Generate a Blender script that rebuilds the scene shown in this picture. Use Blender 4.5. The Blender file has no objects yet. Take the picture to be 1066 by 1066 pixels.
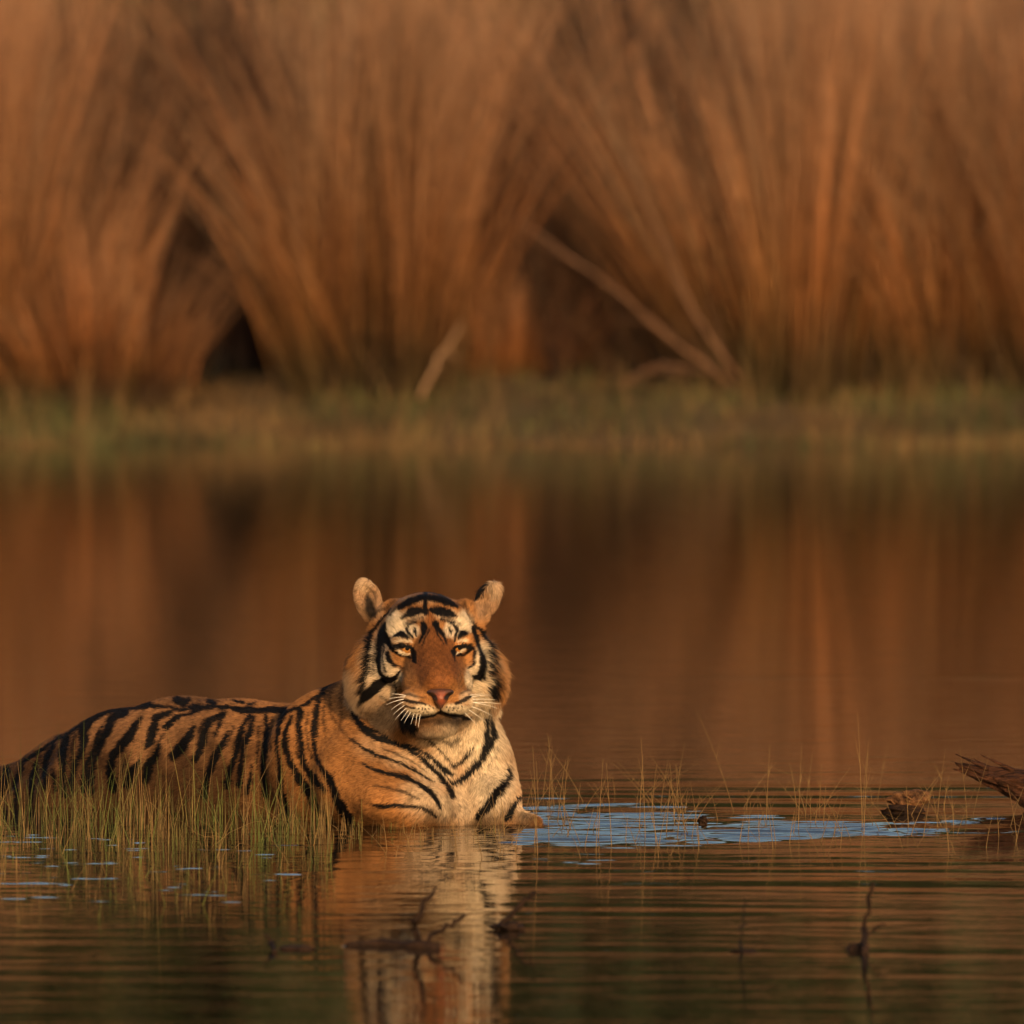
import bpy, math, random
import numpy as np
from mathutils import Vector

random.seed(7)
RNG = np.random.default_rng(11)
scene = bpy.context.scene
COL = scene.collection

# ------------------------------------------------------------------ camera, sky, sun, exposure
F, CY, CAM_Y, CAM_H, HORIZON = 10250.0, 533.0, -25.0, 1.8, 132.0
TILT = math.atan((CY - HORIZON) / F)
cam_d = bpy.data.cameras.new('camera')
cam = bpy.data.objects.new('camera', cam_d); COL.objects.link(cam)
cam.location = (0, CAM_Y, CAM_H)
cam.rotation_euler = (math.pi / 2 - TILT, 0, 0)
cam_d.sensor_width = 36.0
cam_d.lens = 36.0 * F / 1066.0
cam_d.clip_start, cam_d.clip_end = 0.5, 3000
cam_d.dof.use_dof = True
cam_d.dof.focus_distance = 25.2
cam_d.dof.aperture_fstop = 4.7
scene.camera = cam

SUN_AZ, SUN_EL = math.radians(14), math.radians(11)         # to the right of the line from scene to camera
world = bpy.data.worlds.new('World'); scene.world = world
world.use_nodes = True
wn = world.node_tree.nodes; wl = world.node_tree.links
wn.clear()
wo = wn.new('ShaderNodeOutputWorld'); wb = wn.new('ShaderNodeBackground'); ws = wn.new('ShaderNodeTexSky')
ws.sky_type = 'NISHITA'; ws.sun_disc = False
ws.sun_elevation = SUN_EL
ws.sun_rotation = math.pi - SUN_AZ
ws.air_density = 1.0; ws.dust_density = 4.5; ws.ozone_density = 1.0
wb.inputs['Strength'].default_value = 0.15
wl.new(ws.outputs[0], wb.inputs[0]); wl.new(wb.outputs[0], wo.inputs[0])

sun_d = bpy.data.lights.new('sun', 'SUN'); sun = bpy.data.objects.new('sun', sun_d); COL.objects.link(sun)
sun_d.energy = 3.25; sun_d.angle = math.radians(0.6); sun_d.color = (1.0, 0.62, 0.30)
to_sun = Vector((math.sin(SUN_AZ) * math.cos(SUN_EL), -math.cos(SUN_AZ) * math.cos(SUN_EL), math.sin(SUN_EL)))
sun.rotation_euler = to_sun.to_track_quat('Z', 'Y').to_euler()

scene.view_settings.view_transform = 'Standard'
scene.view_settings.look = 'None'
scene.view_settings.exposure = 0.28
scene.view_settings.gamma = 1.0
scene.cycles.use_denoising = True
scene.cycles.max_bounces = 6

# ------------------------------------------------------------------ helpers
def P(px, py, Y):
    """point seen at picture position (px, py) of the 1066 px photograph, at world depth Y"""
    ct, st = math.cos(TILT), math.sin(TILT)
    a, b = (px - 533.0) / F, (533.0 - py) / F
    dx, dy, dz = a, ct + b * st, -st + b * ct
    s = (Y - CAM_Y) / dy
    return np.array((dx * s, Y, CAM_H + dz * s))

def W(px, py):
    """point of the water surface seen at picture position (px, py)"""
    ct, st = math.cos(TILT), math.sin(TILT)
    a, b = (px - 533.0) / F, (533.0 - py) / F
    dx, dy, dz = a, ct + b * st, -st + b * ct
    s = -CAM_H / dz
    return np.array((dx * s, CAM_Y + dy * s, 0.0))

def front_uv(p):
    """where points of the tiger fall in the photograph: the chart its coat pattern is drawn in"""
    ct, st = math.cos(TILT), math.sin(TILT)
    rx, ry, rz = p[:, 0], p[:, 1] - CAM_Y, p[:, 2] - CAM_H
    f = ry * ct - rz * st
    u = ry * st + rz * ct
    return np.stack((533 + F * rx / f, 533 - F * u / f), 1)

def sstep(a, b, x):
    t = np.clip((x - a) / (b - a), 0, 1)
    return t * t * (3 - 2 * t)

def tag(o, label=None, cat=None, group=None, kind=None):
    if label: o['label'] = label
    if cat: o['category'] = cat
    if group: o['group'] = group
    if kind: o['kind'] = kind
    return o

def empty(name, loc):
    o = bpy.data.objects.new(name, None); COL.objects.link(o)
    o.location = tuple(float(v) for v in loc); o.empty_display_size = 0.2
    return o

def link(name, data, parent=None):
    o = bpy.data.objects.new(name, data); COL.objects.link(o)
    if parent: o.parent = parent
    return o

def mesh_from(name, verts, faces, mat=None, cols=None, smooth=True, origin=None):
    """faces: (n,4) or (n,3) int array, or list of such arrays"""
    if not isinstance(faces, list): faces = [faces]
    verts = np.asarray(verts, np.float32)
    if origin is not None: verts = verts - np.asarray(origin, np.float32)
    me = bpy.data.meshes.new(name)
    me.vertices.add(len(verts)); me.vertices.foreach_set('co', verts.ravel())
    loops = np.concatenate([np.asarray(f, np.int32).ravel() for f in faces])
    sizes = np.concatenate([np.full(len(f), f.shape[1], np.int32) for f in faces])
    starts = np.concatenate(([0], np.cumsum(sizes)[:-1])).astype(np.int32)
    me.loops.add(len(loops)); me.loops.foreach_set('vertex_index', loops)
    me.polygons.add(len(sizes)); me.polygons.foreach_set('loop_start', starts); me.polygons.foreach_set('loop_total', sizes)
    me.polygons.foreach_set('use_smooth', np.full(len(sizes), smooth, bool))
    me.update(calc_edges=True)
    if cols is not None:
        a = me.attributes.new('col', 'FLOAT_COLOR', 'POINT')
        c4 = np.ones((len(verts), 4), np.float32); c4[:, :3] = cols
        a.data.foreach_set('color', c4.ravel())
    if mat: me.materials.append(mat)
    return me

def tubes(pts, rad, sides=4, cols=None, cap=True):
    """pts (N,K,3), rad (N,K), cols (N,3) or (N,K,3) -> verts, faces list, vertex colours"""
    pts = np.asarray(pts, float); rad = np.asarray(rad, float)
    N, K, _ = pts.shape
    t = np.gradient(pts, axis=1)
    t /= np.linalg.norm(t, axis=2, keepdims=True) + 1e-12
    ref = np.where(np.abs(t[..., 2:3]) > 0.9, np.array((1.0, 0, 0)), np.array((0, 0, 1.0)))
    ref = np.broadcast_to(ref[:, :1], t.shape)
    u = np.cross(t, ref); u /= np.linalg.norm(u, axis=2, keepdims=True) + 1e-12
    v = np.cross(t, u)
    a = np.arange(sides) * 2 * np.pi / sides
    ring = u[:, :, None] * np.cos(a)[None, None, :, None] + v[:, :, None] * np.sin(a)[None, None, :, None]
    V = pts[:, :, None] + ring * rad[:, :, None, None]
    n, k, s = np.meshgrid(np.arange(N), np.arange(K - 1), np.arange(sides), indexing='ij')
    i0 = (n * K + k) * sides + s; i1 = (n * K + k) * sides + (s + 1) % sides
    Fq = np.stack((i0, i1, i1 + sides, i0 + sides), -1).reshape(-1, 4)
    fl = [Fq]
    if cap:
        st = (np.arange(N) * K)[:, None] * sides + np.arange(sides)[::-1]
        en = (np.arange(N) * K + K - 1)[:, None] * sides + np.arange(sides)
        fl += [st, en]
    C = None
    if cols is not None:
        cols = np.asarray(cols, float)
        if cols.ndim == 2: cols = np.broadcast_to(cols[:, None], (N, K, 3))
        C = np.broadcast_to(cols[:, :, None], (N, K, sides, 3)).reshape(-1, 3)
    return V.reshape(-1, 3), fl, C

def ribbons(pts, wid, side, cols):
    N, K, _ = pts.shape
    V = np.stack((pts - side[:, None] * wid[..., None], pts + side[:, None] * wid[..., None]), 2)
    n, k = np.meshgrid(np.arange(N), np.arange(K - 1), indexing='ij')
    i = (n * K + k) * 2
    Fq = np.stack((i, i + 1, i + 3, i + 2), -1).reshape(-1, 4)
    if cols.ndim == 2: cols = np.broadcast_to(cols[:, None], (N, K, 3))
    C = np.broadcast_to(cols[:, :, None], (N, K, 2, 3)).reshape(-1, 3)
    return V.reshape(-1, 3), Fq, C

class Wob:
    """smooth pseudo-noise: a sum of random plane waves in 2 or 3 dimensions, about unit size"""
    def __init__(self, seed, freq, dims=3, n=14, aniso=None):
        r = np.random.default_rng(seed)
        self.k = r.normal(size=(n, dims)); self.k /= np.linalg.norm(self.k, axis=1, keepdims=True)
        self.k *= freq * r.uniform(0.5, 1.6, (n, 1)) * 2 * np.pi
        if aniso is not None: self.k = self.k * np.asarray(aniso)
        self.p = r.uniform(0, 6.28, n); self.n = n
    def __call__(self, x):
        s = np.zeros(x.shape[:-1])
        for k, p in zip(self.k, self.p):
            s += np.sin(x @ k + p)
        return s * math.sqrt(2.0 / self.n)

def new_mat(name):
    m = bpy.data.materials.new(name); m.use_nodes = True
    return m, m.node_tree.nodes, m.node_tree.links, m.node_tree.nodes['Principled BSDF']

def mat_col(name, rough=0.7, spec=0.3, noise=None, bump=None, translucent=0.0, attr='col'):
    """material whose colour comes from the per-vertex colours, with procedural mottling"""
    m, n, l, b = new_mat(name)
    at = n.new('ShaderNodeAttribute'); at.attribute_name = attr
    out = at.outputs['Color']
    if noise:
        tc = n.new('ShaderNodeTexCoord'); nt = n.new('ShaderNodeTexNoise')
        nt.inputs['Scale'].default_value = noise[0]; nt.inputs['Detail'].default_value = 4
        l.new(tc.outputs['Object'], nt.inputs['Vector'])
        mr = n.new('ShaderNodeMapRange'); mr.inputs[3].default_value = 1 - noise[1]; mr.inputs[4].default_value = 1 + noise[1]
        mr.inputs[1].default_value = 0.25; mr.inputs[2].default_value = 0.75
        l.new(nt.outputs[0], mr.inputs[0])
        mx = n.new('ShaderNodeMix'); mx.data_type = 'RGBA'; mx.blend_type = 'MULTIPLY'; mx.inputs[0].default_value = 1
        l.new(out, mx.inputs[6]); l.new(mr.outputs[0], mx.inputs[7]); out = mx.outputs[2]
        if bump:
            bp = n.new('ShaderNodeBump'); bp.inputs['Strength'].default_value = bump; bp.inputs['Distance'].default_value = 0.01
            l.new(nt.outputs[0], bp.inputs['Height']); l.new(bp.outputs[0], b.inputs['Normal'])
    l.new(out, b.inputs['Base Color'])
    b.inputs['Roughness'].default_value = rough
    b.inputs['Specular IOR Level'].default_value = spec
    if translucent:
        tr = n.new('ShaderNodeBsdfTranslucent'); l.new(out, tr.inputs['Color'])
        ms = n.new('ShaderNodeMixShader'); ms.inputs[0].default_value = translucent
        l.new(b.outputs[0], ms.inputs[1]); l.new(tr.outputs[0], ms.inputs[2])
        l.new(ms.outputs[0], n['Material Output'].inputs['Surface'])
    return m

def mat_plain(name, color, rough=0.6, spec=0.4, noise=None, bump=0.0, coat=0.0):
    m, n, l, b = new_mat(name)
    b.inputs['Base Color'].default_value = (*color, 1)
    b.inputs['Roughness'].default_value = rough
    b.inputs['Specular IOR Level'].default_value = spec
    b.inputs['Coat Weight'].default_value = coat
    if noise:
        sc, c2, stretch = noise
        tc = n.new('ShaderNodeTexCoord'); mp = n.new('ShaderNodeMapping'); mp.inputs['Scale'].default_value = stretch
        nt = n.new('ShaderNodeTexNoise'); nt.inputs['Scale'].default_value = sc; nt.inputs['Detail'].default_value = 6
        nt.inputs['Roughness'].default_value = 0.65
        l.new(tc.outputs['Object'], mp.inputs[0]); l.new(mp.outputs[0], nt.inputs['Vector'])
        cr = n.new('ShaderNodeValToRGB'); cr.color_ramp.elements[0].position = 0.35; cr.color_ramp.elements[1].position = 0.68
        cr.color_ramp.elements[0].color = (*color, 1); cr.color_ramp.elements[1].color = (*c2, 1)
        l.new(nt.outputs[0], cr.inputs[0]); l.new(cr.outputs[0], b.inputs['Base Color'])
        if bump:
            bp = n.new('ShaderNodeBump'); bp.inputs['Strength'].default_value = bump; bp.inputs['Distance'].default_value = 0.02
            l.new(nt.outputs[0], bp.inputs['Height']); l.new(bp.outputs[0], b.inputs['Normal'])
    return m

# ------------------------------------------------------------------ ground: lake bed, bank, plain to the horizon
def build_ground():
    ys = np.concatenate((np.linspace(-900, -40, 12), np.linspace(-34, 24, 30), np.linspace(25, 45, 81), np.linspace(48, 160, 30), np.linspace(190, 2200, 14)))
    xs = np.concatenate((np.linspace(-1800, -60, 14), np.linspace(-40, 40, 161), np.linspace(60, 1800, 14)))
    X, Y = np.meshgrid(xs, ys, indexing='ij')
    w1, w2 = Wob(3, 0.25, 2), Wob(4, 1.1, 2)
    q = np.stack((X, Y), -1)
    edge = 30.7 + 0.35 * Wob(5, 0.12, 2)(np.stack((X, X * 0), -1))
    z = -0.5 + 0.5 * sstep(edge - 3.0, edge, Y) + 0.32 * sstep(edge, edge + 3, Y) + 0.9 * sstep(40, 120, Y)
    near = sstep(-32, -36, Y)                      # the camera's own shore, behind it
    z = z + near * 0.9
    z = z + np.where(Y > edge, 0.035 * w1(q) + 0.02 * w2(q), 0) * sstep(edge, edge + 1, Y)
    nx, ny = len(xs), len(ys)
    i, j = np.meshgrid(np.arange(nx - 1), np.arange(ny - 1), indexing='ij')
    k = i * ny + j
    f = np.stack((k, k + ny, k + ny + 1, k + 1), -1).reshape(-1, 4)
    m = mat_plain('soil', (0.055, 0.036, 0.02), 0.95, 0.1, (1.7, (0.12, 0.085, 0.045), (1, 1, 1)), 0.4)
    o = link('ground', mesh_from('ground', np.stack((X, Y, z), -1).reshape(-1, 3), f, m))
    tag(o, 'dark earth bank and plain beyond the lake', 'ground', kind='structure')
build_ground()

# ------------------------------------------------------------------ water
def build_water():
    ys = np.concatenate((np.linspace(-34, -8.5, 40), np.arange(-8.4, -3.2, 0.014), np.arange(-3.2, 2.9, 0.0085), np.arange(2.91, 9, 0.03), np.linspace(9.1, 31.5, 90)))
    xs = np.concatenate((np.linspace(-1500, -60, 12), np.linspace(-40, -2.5, 26), np.arange(-2.4, -1.61, 0.1), np.arange(-1.6, 1.6, 0.02),
                         np.arange(1.61, 2.5, 0.1), np.linspace(2.6, 40, 26), np.linspace(60, 1500, 12)))
    X, Y = np.meshgrid(xs, ys, indexing='ij')
    q = np.stack((X, Y), -1)
    wx = 0.10 * Wob(21, 0.35, 2)(q) + 0.03 * Wob(22, 1.1, 2)(q)
    wander = 0.045 * Wob(31, 0.28, 2)(q)
    near = sstep(2.72, 2.58, Y + 0.03 * np.sin(1.3 * X)) * sstep(-9, -7.5, Y)
    z = np.zeros_like(X)
    # long low wave trains with crests across the view
    env = (0.15 + 0.85 * sstep(-0.9, 1.1, Wob(23, 0.42, 2, aniso=(0.5, 1.3))(q))) * (0.28 + 0.72 * sstep(-4.5, -1.8, Y))
    right = 0.30 + 0.70 * sstep(-0.3, 0.5, X)
    for lam, sl, sd in ((0.31, 0.013, 1), (0.47, 0.010, 2), (0.145, 0.009, 3), (0.21, 0.012, 4)):
        ph = 2 * np.pi * (Y + 0.028 * X * (1 if sd % 2 else -0.4) + wander * (0.6 + 0.25 * sd)) / lam + sd * 1.9
        z += near * right * (1 + 0.55 * sstep(-0.6, 1.4, Y)) * env * sl * lam / (2 * np.pi) * np.sin(ph)
    # fine cat's-paw ripples that break the long bands
    gust = sstep(-0.7, 1.0, Wob(34, 0.55, 2, aniso=(0.6, 1.4))(q)) * (0.45 + 0.55 * sstep(0.2, -0.5, X)) * sstep(-5.5, -3.0, Y)
    for lam, sl, sd in ((0.062, 0.010, 1), (0.088, 0.011, 2), (0.125, 0.009, 3)):
        dx = (0.30, -0.24, 0.12)[sd - 1]
        z += near * gust * sl * lam / (2 * np.pi) * np.sin(2 * np.pi * (Y + dx * X + 0.05 * Wob(50 + sd, 0.9, 2)(q)) / lam) * (0.5 + 0.5 * np.tanh(Wob(54 + sd, 1.7, 2)(q)))
    # one lone ripple far out
    g = np.exp(-((Y - 7.15 - 0.05 * np.sin(2.2 * X)) / 0.10) ** 2) * sstep(0.2, 0.45, X) * (0.6 + 0.4 * np.sin(9 * X))
    z += 0.0016 * g
    # wind-ruffled, paw-stirred water in front of the tiger and small ruffled streaks among the grass
    yt = np.interp(X, (-0.10, 0.05, 0.25, 0.5, 0.95, 1.3), (0.55, 1.15, 1.05, 0.72, 0.27, 0.47))
    yb = np.interp(X, (-0.10, 0.05, 0.25, 0.5, 0.95, 1.3), (-0.42, -0.42, -0.42, -0.33, -0.03, 0.42))
    edge = 0.06 * Wob(24, 1.6, 2, aniso=(1, 2.2))(q) + 0.05 * Wob(28, 6.0, 2, aniso=(0.35, 1.3))(q)
    m = sstep(-0.06, 0.07, Y + edge * 0.5 - yb) * sstep(-0.10, 0.20, yt - Y + edge * 2.2) * sstep(-0.12, -0.04, X + 0.1 * edge) * sstep(1.5, 1.3, X)
    gap = sstep(-0.010, 0.018, np.abs(Y - (yb + 0.19 + 0.02 * X)))          # calm dark thread through the patch
    gap2 = 0.65 + 0.35 * sstep(-0.6, 0.1, Wob(25, 1.0, 2, aniso=(0.5, 3))(q) + 1.4 * sstep(0.75, 0.0, Y - yb))
    m = m * gap * gap2
    def streak(x0, x1, y0, y1, hw):
        yc = y0 + (X - x0) / (x1 - x0) * (y1 - y0)
        return sstep(hw, hw * 0.5, np.abs(Y - yc)) * sstep(x0 - 0.06, x0 + 0.06, X) * sstep(x1 + 0.06, x1 - 0.06, X)
    for (pa, ya, pb, yb2, hw) in ((240, 881, 338, 880, 0.06), (545, 893, 612, 899, 0.05), (590, 896, 640, 895, 0.02),
                                  (0, 938, 70, 934, 0.10), (130, 884, 190, 880, 0.07), (410, 904, 440, 902, 0.05),
                                  (940, 857, 1066, 850, 0.05), (360, 985, 455, 985, 0.06), (515, 968, 550, 966, 0.05)):
        A, B = W(pa, ya), W(pb, yb2)
        m = np.maximum(m, (0.9 if pa > 200 else 0.5) * (0.35 + 0.65 * sstep(-0.5, 0.6, Wob(29, 5.0, 2, aniso=(0.5, 1.5))(q))) * streak(A[0], B[0], A[1], B[1], hw))
    sp = 0.75 * Wob(26, 3.0, 2, aniso=(0.8, 1.6))(q) + 0.85 * Wob(27, 30.0, 2, aniso=(0.6, 0.7))(q)
    left = sstep(-0.35, -0.6, X) * sstep(0.4, -0.1, Y) * sstep(-2.7, -1.5, Y)
    m = np.maximum(m, left * sstep(1.4, 2.1, sp) * 0.7)
    rip = np.zeros_like(X)
    for lam, sl, sd in ((0.058, 0.085, 1), (0.083, 0.085, 2), (0.047, 0.045, 3), (0.12, 0.075, 4)):
        dx = (0.14, -0.10, 0.05, 0.2)[sd - 1]
        ph = 2 * np.pi * (Y + dx * X + 0.03 * Wob(40 + sd, 1.5, 2)(q)) / lam
        rip += sl * lam / (2 * np.pi) * np.sin(ph)
    z += m * rip
    # rings where the body meets the water
    r = np.hypot((X + 0.22) / 1.0, (Y - 0.35) / 0.8)
    z += near * 0.0009 * np.sin(2 * np.pi * r / 0.16) * np.exp(-((r - 0.35) / 0.35) ** 2)
    nx, ny = len(xs), len(ys)
    i, j = np.meshgrid(np.arange(nx - 1), np.arange(ny - 1), indexing='ij')
    k = i * ny + j
    f = np.stack((k, k + ny, k + ny + 1, k + 1), -1).reshape(-1, 4)
    mt, n, l, b = new_mat('lake_water')
    b.inputs['Base Color'].default_value = (0.016, 0.011, 0.006, 1)
    b.inputs['Roughness'].default_value = 0.02
    b.inputs['IOR'].default_value = 1.33
    tc = n.new('ShaderNodeTexCoord'); mp = n.new('ShaderNodeMapping'); mp.inputs['Scale'].default_value = (1.2, 3.2, 1)
    nt = n.new('ShaderNodeTexNoise'); nt.inputs['Scale'].default_value = 2.2; nt.inputs['Detail'].default_value = 4
    bp = n.new('ShaderNodeBump'); bp.inputs['Strength'].default_value = 0.35; bp.inputs['Distance'].default_value = 0.006
    l.new(tc.outputs['Object'], mp.inputs[0]); l.new(mp.outputs[0], nt.inputs['Vector'])
    l.new(nt.outputs[0], bp.inputs['Height']); l.new(bp.outputs[0], b.inputs['Normal'])
    o = link('water', mesh_from('water', np.stack((X, Y, z), -1).reshape(-1, 3), f, mt))
    tag(o, 'still brown lake water with low ripples', 'water', kind='structure')
build_water()

# ------------------------------------------------------------------ trees behind the reeds (mirrored in the near water)
MAT_LEAF = mat_col('tree_leaves', 0.6, 0.3, translucent=0.15)
MAT_BARK = mat_plain('tree_bark', (0.06, 0.045, 0.03), 0.9, 0.2, (9, (0.12, 0.09, 0.06), (1, 1, 0.25)), 0.6)

def tree_meshes(seed, h):
    r = np.random.default_rng(seed)
    paths, rads = [], []
    tk = np.array([(0.10 * h * 0.2 * math.sin(3 * s + seed), 0.1 * h * 0.2 * math.cos(2 * s + seed), h * 0.55 * s) for s in np.linspace(0, 1, 7)])
    paths.append(tk); rads.append(np.linspace(0.035 * h, 0.018 * h, 7))
    tips = []
    for k in range(11):
        s = r.uniform(0.3, 1); base = tk[int(s * 6)]
        az = k * 2.4 + r.uniform(-.4, .4); L = h * r.uniform(0.25, 0.42) * (1.15 - 0.3 * s); up = r.uniform(0.35, 1.1)
        d = np.array((math.cos(az), math.sin(az), up)); d /= np.linalg.norm(d)
        pp = np.array([base + d * L * t + np.array((0, 0, -0.1 * L * t * t)) for t in np.linspace(0, 1, 7)])
        paths.append(pp); rads.append(np.linspace(0.014 * h, 0.004 * h, 7)); tips += [pp[3], pp[5], pp[6]]
    v, f, _ = tubes(np.array(paths), np.array(rads), 7)
    trunk = mesh_from('trunk', v, f, MAT_BARK)
    c = []
    for t in tips:
        rr = h * r.uniform(0.07, 0.13)
        for q in range(int(r.uniform(3, 6))):
            c.append((*(t + r.normal(size=3) * rr * 0.8), rr * r.uniform(0.5, 0.9), r.uniform(0.6, 1.3)))
    for q in range(14):                                   # low skirts of foliage
        az = r.uniform(0, 6.28); c.append((math.cos(az) * h * 0.2, math.sin(az) * h * 0.2, h * r.uniform(0.05, 0.3), h * 0.09, r.uniform(0.6, 1.2)))
    c = np.array(c)
    n = 9000; i = r.integers(0, len(c), n)
    dv = r.normal(size=(n, 3)); dv /= np.linalg.norm(dv, axis=1, keepdims=True)
    pos = c[i, :3] + dv * (c[i, 3] * r.uniform(0.3, 1.0, n) ** 0.5)[:, None]
    pos[:, 2] = np.maximum(pos[:, 2], 0.1)
    a = r.normal(size=(n, 3)); a /= np.linalg.norm(a, axis=1, keepdims=True)
    b = np.cross(a, r.normal(size=(n, 3))); b /= np.linalg.norm(b, axis=1, keepdims=True)
    s = r.uniform(0.05, 0.11, n)[:, None] * h / 9
    V = np.stack((pos - a * s * 1.7, pos + b * s, pos + a * s * 1.7, pos - b * s), 1).reshape(-1, 3)
    Fq = np.arange(n * 4).reshape(-1, 4)
    base = np.array((0.040, 0.052, 0.016)) * (c[i, 4] * r.uniform(0.7, 1.3, n))[:, None]
    crown = mesh_from('crown', V, Fq, MAT_LEAF, np.repeat(base, 4, 0), smooth=False)
    return trunk, crown
TREES = [tree_meshes(s, h) for s, h in ((1, 12.5), (2, 13.5), (3, 12))]
k = 0
for row, (yy, n, span) in enumerate(((62, 13, 15.0), (70, 11, 18.0))):
    for i in range(n):
        t = empty('broadleaf_tree', (-span + 2 * span * i / (n - 1) + random.uniform(-.8, .8), yy + random.uniform(-2, 2), 0.3))
        t.rotation_euler.z = random.uniform(0, 6.28)
        tag(t, 'dark green leafy tree standing behind the tall reed bed', 'tree', 'trees behind the reed bed')
        link('trunk', TREES[k % 3][0], t); link('crown', TREES[k % 3][1], t); k += 1

# ------------------------------------------------------------------ reed bed on the far shore
MAT_REED = mat_col('dry_reed', 0.75, 0.25, translucent=0.18)
def reed_mesh(seed, bundles, per, lean, length, spread, bias=0.0, red=0.0, dark=1.0):
    r = np.random.default_rng(seed)
    N = bundles * per; K = 8
    baz = r.uniform(0, 2 * np.pi, bundles); bl = np.abs(r.normal(0, lean, bundles)); bl = np.minimum(bl, 1.0)
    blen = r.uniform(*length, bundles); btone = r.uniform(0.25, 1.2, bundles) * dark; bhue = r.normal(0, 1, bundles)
    bo = r.normal(size=(bundles, 2)) * spread * 0.45
    i = np.repeat(np.arange(bundles), per)
    az = baz[i] + r.normal(0, 0.30, N); th = np.abs(bl[i] + r.normal(0, 0.085, N)); L = blen[i] * r.uniform(0.6, 1.08, N)
    bx = bo[i] + r.normal(size=(N, 2)) * 0.06 + np.stack((np.cos(az), np.sin(az)), 1) * (th * spread)[:, None]
    s = np.linspace(0, 1, K)
    ang = th[:, None] * (0.72 + 0.75 * s[None] ** 2) + r.normal(0, .02, (N, 1))
    ds = L[:, None] / (K - 1)
    hor = np.concatenate((np.zeros((N, 1)), np.cumsum(np.sin(ang[:, 1:]) * ds, 1)), 1)
    ver = np.concatenate((np.zeros((N, 1)), np.cumsum(np.cos(ang[:, 1:]) * ds, 1)), 1)
    pts = np.stack((bx[:, :1] + hor * np.cos(az)[:, None] + bias * ver * 0.5, bx[:, 1:] + hor * np.sin(az)[:, None], ver - 0.05), -1)
    sa = r.uniform(0, np.pi, N); side = np.stack((np.cos(sa), np.sin(sa), np.zeros(N)), 1)
    wid = r.uniform(0.0028, 0.0055, N)[:, None] * (1.0 - 0.75 * s[None] ** 2)
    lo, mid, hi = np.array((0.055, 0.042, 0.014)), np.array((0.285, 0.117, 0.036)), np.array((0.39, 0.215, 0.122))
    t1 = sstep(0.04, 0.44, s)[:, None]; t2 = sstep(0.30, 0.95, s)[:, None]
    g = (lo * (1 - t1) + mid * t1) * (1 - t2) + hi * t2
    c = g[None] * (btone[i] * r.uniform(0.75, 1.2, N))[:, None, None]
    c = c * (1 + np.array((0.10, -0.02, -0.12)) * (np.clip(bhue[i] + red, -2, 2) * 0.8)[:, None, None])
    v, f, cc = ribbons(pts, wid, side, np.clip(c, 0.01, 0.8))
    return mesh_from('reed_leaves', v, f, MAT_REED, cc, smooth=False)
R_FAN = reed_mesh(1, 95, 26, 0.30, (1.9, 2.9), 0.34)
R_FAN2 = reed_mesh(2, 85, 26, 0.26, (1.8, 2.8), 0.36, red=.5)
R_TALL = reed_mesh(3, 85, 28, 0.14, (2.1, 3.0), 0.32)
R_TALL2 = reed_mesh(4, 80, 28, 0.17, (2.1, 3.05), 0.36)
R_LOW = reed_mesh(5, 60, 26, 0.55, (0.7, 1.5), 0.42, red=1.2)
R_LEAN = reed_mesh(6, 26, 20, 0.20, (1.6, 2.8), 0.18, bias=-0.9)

R_SHADE = reed_mesh(7, 70, 24, 0.42, (0.8, 1.7), 0.5, red=.4, dark=0.16)  # these two: reeds coloured dark to paint the shade of the gaps
R_SHADE2 = reed_mesh(8, 60, 24, 0.5, (0.6, 1.3), 0.5, red=-.6, dark=0.2)

def gz(Y): return 0.32 * float(sstep(30.7, 33.7, np.array(Y)))
def clump(mesh, px, Y, rz, sc, label, group=None):
    Y += 1.6
    x = (px - 533) / F * (Y + 25)
    o = link('reed_clump', mesh)
    o.location = (x, Y, gz(Y) - 0.05); o.rotation_euler.z = rz; o.scale = (sc, sc, sc)
    return tag(o, label, 'reed clump', group)
FRONT = 'reed tussocks along the far shore'
clump(R_FAN2, -5, 31.4, 0.3, 1.0, 'orange brown reed tussock at the left edge of the far shore', FRONT)
clump(R_LOW, 95, 31.2, 1.0, 0.95, 'low reddish tangle of reeds at the foot of the left tussock', FRONT)
clump(R_FAN, 385, 31.3, 2.0, 1.05, 'wide fan of orange reeds behind the pale leaning stalk, above the tiger', FRONT)
clump(R_LEAN, 770, 31.5, 0.0, 0.95, 'sparse reeds leaning left across the dark hollow', FRONT)
clump(R_TALL, 835, 31.3, 1.3, 0.95, 'upright narrow tussock of tall reeds right of the dark hollow', FRONT)
clump(R_FAN, 985, 31.5, 4.4, 1.0, 'olive footed reed tussock near the right edge of the far shore', FRONT)
clump(R_FAN2, 1110, 31.3, 2.9, 1.0, 'reed tussock cut off by the right edge of the picture', FRONT)
clump(R_LOW, 535, 31.9, 3.0, 0.65, 'low brown reed tangle at the left side of the dark hollow', FRONT)
clump(R_SHADE, 600, 32.4, 1.0, 1.0, 'shade-coloured reed heap deep in the hollow, left half', FRONT)
clump(R_SHADE2, 690, 32.2, 2.2, 1.1, 'shade-coloured reed heap deep in the hollow, right half', FRONT)
clump(R_SHADE, 205, 32.2, 3.1, 1.15, 'shade-coloured reeds filling the gap left of the wide fan', FRONT)
clump(R_SHADE, 205, 33.2, 1.1, 1.75, 'taller shade-coloured reeds at the back of the gap left of the wide fan', FRONT)
clump(R_SHADE, 650, 33.4, 4.1, 1.6, 'taller shade-coloured reeds at the back of the hollow under the arched stalk', FRONT)
clump(R_SHADE, 165, 33.9, 2.1, 1.6, 'tall shade-coloured reeds behind the reddish tangle at left', FRONT)
clump(R_SHADE, 720, 34.2, 5.1, 1.9, 'tall shade-coloured reeds behind the foot of the upright tussock', FRONT)
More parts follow.
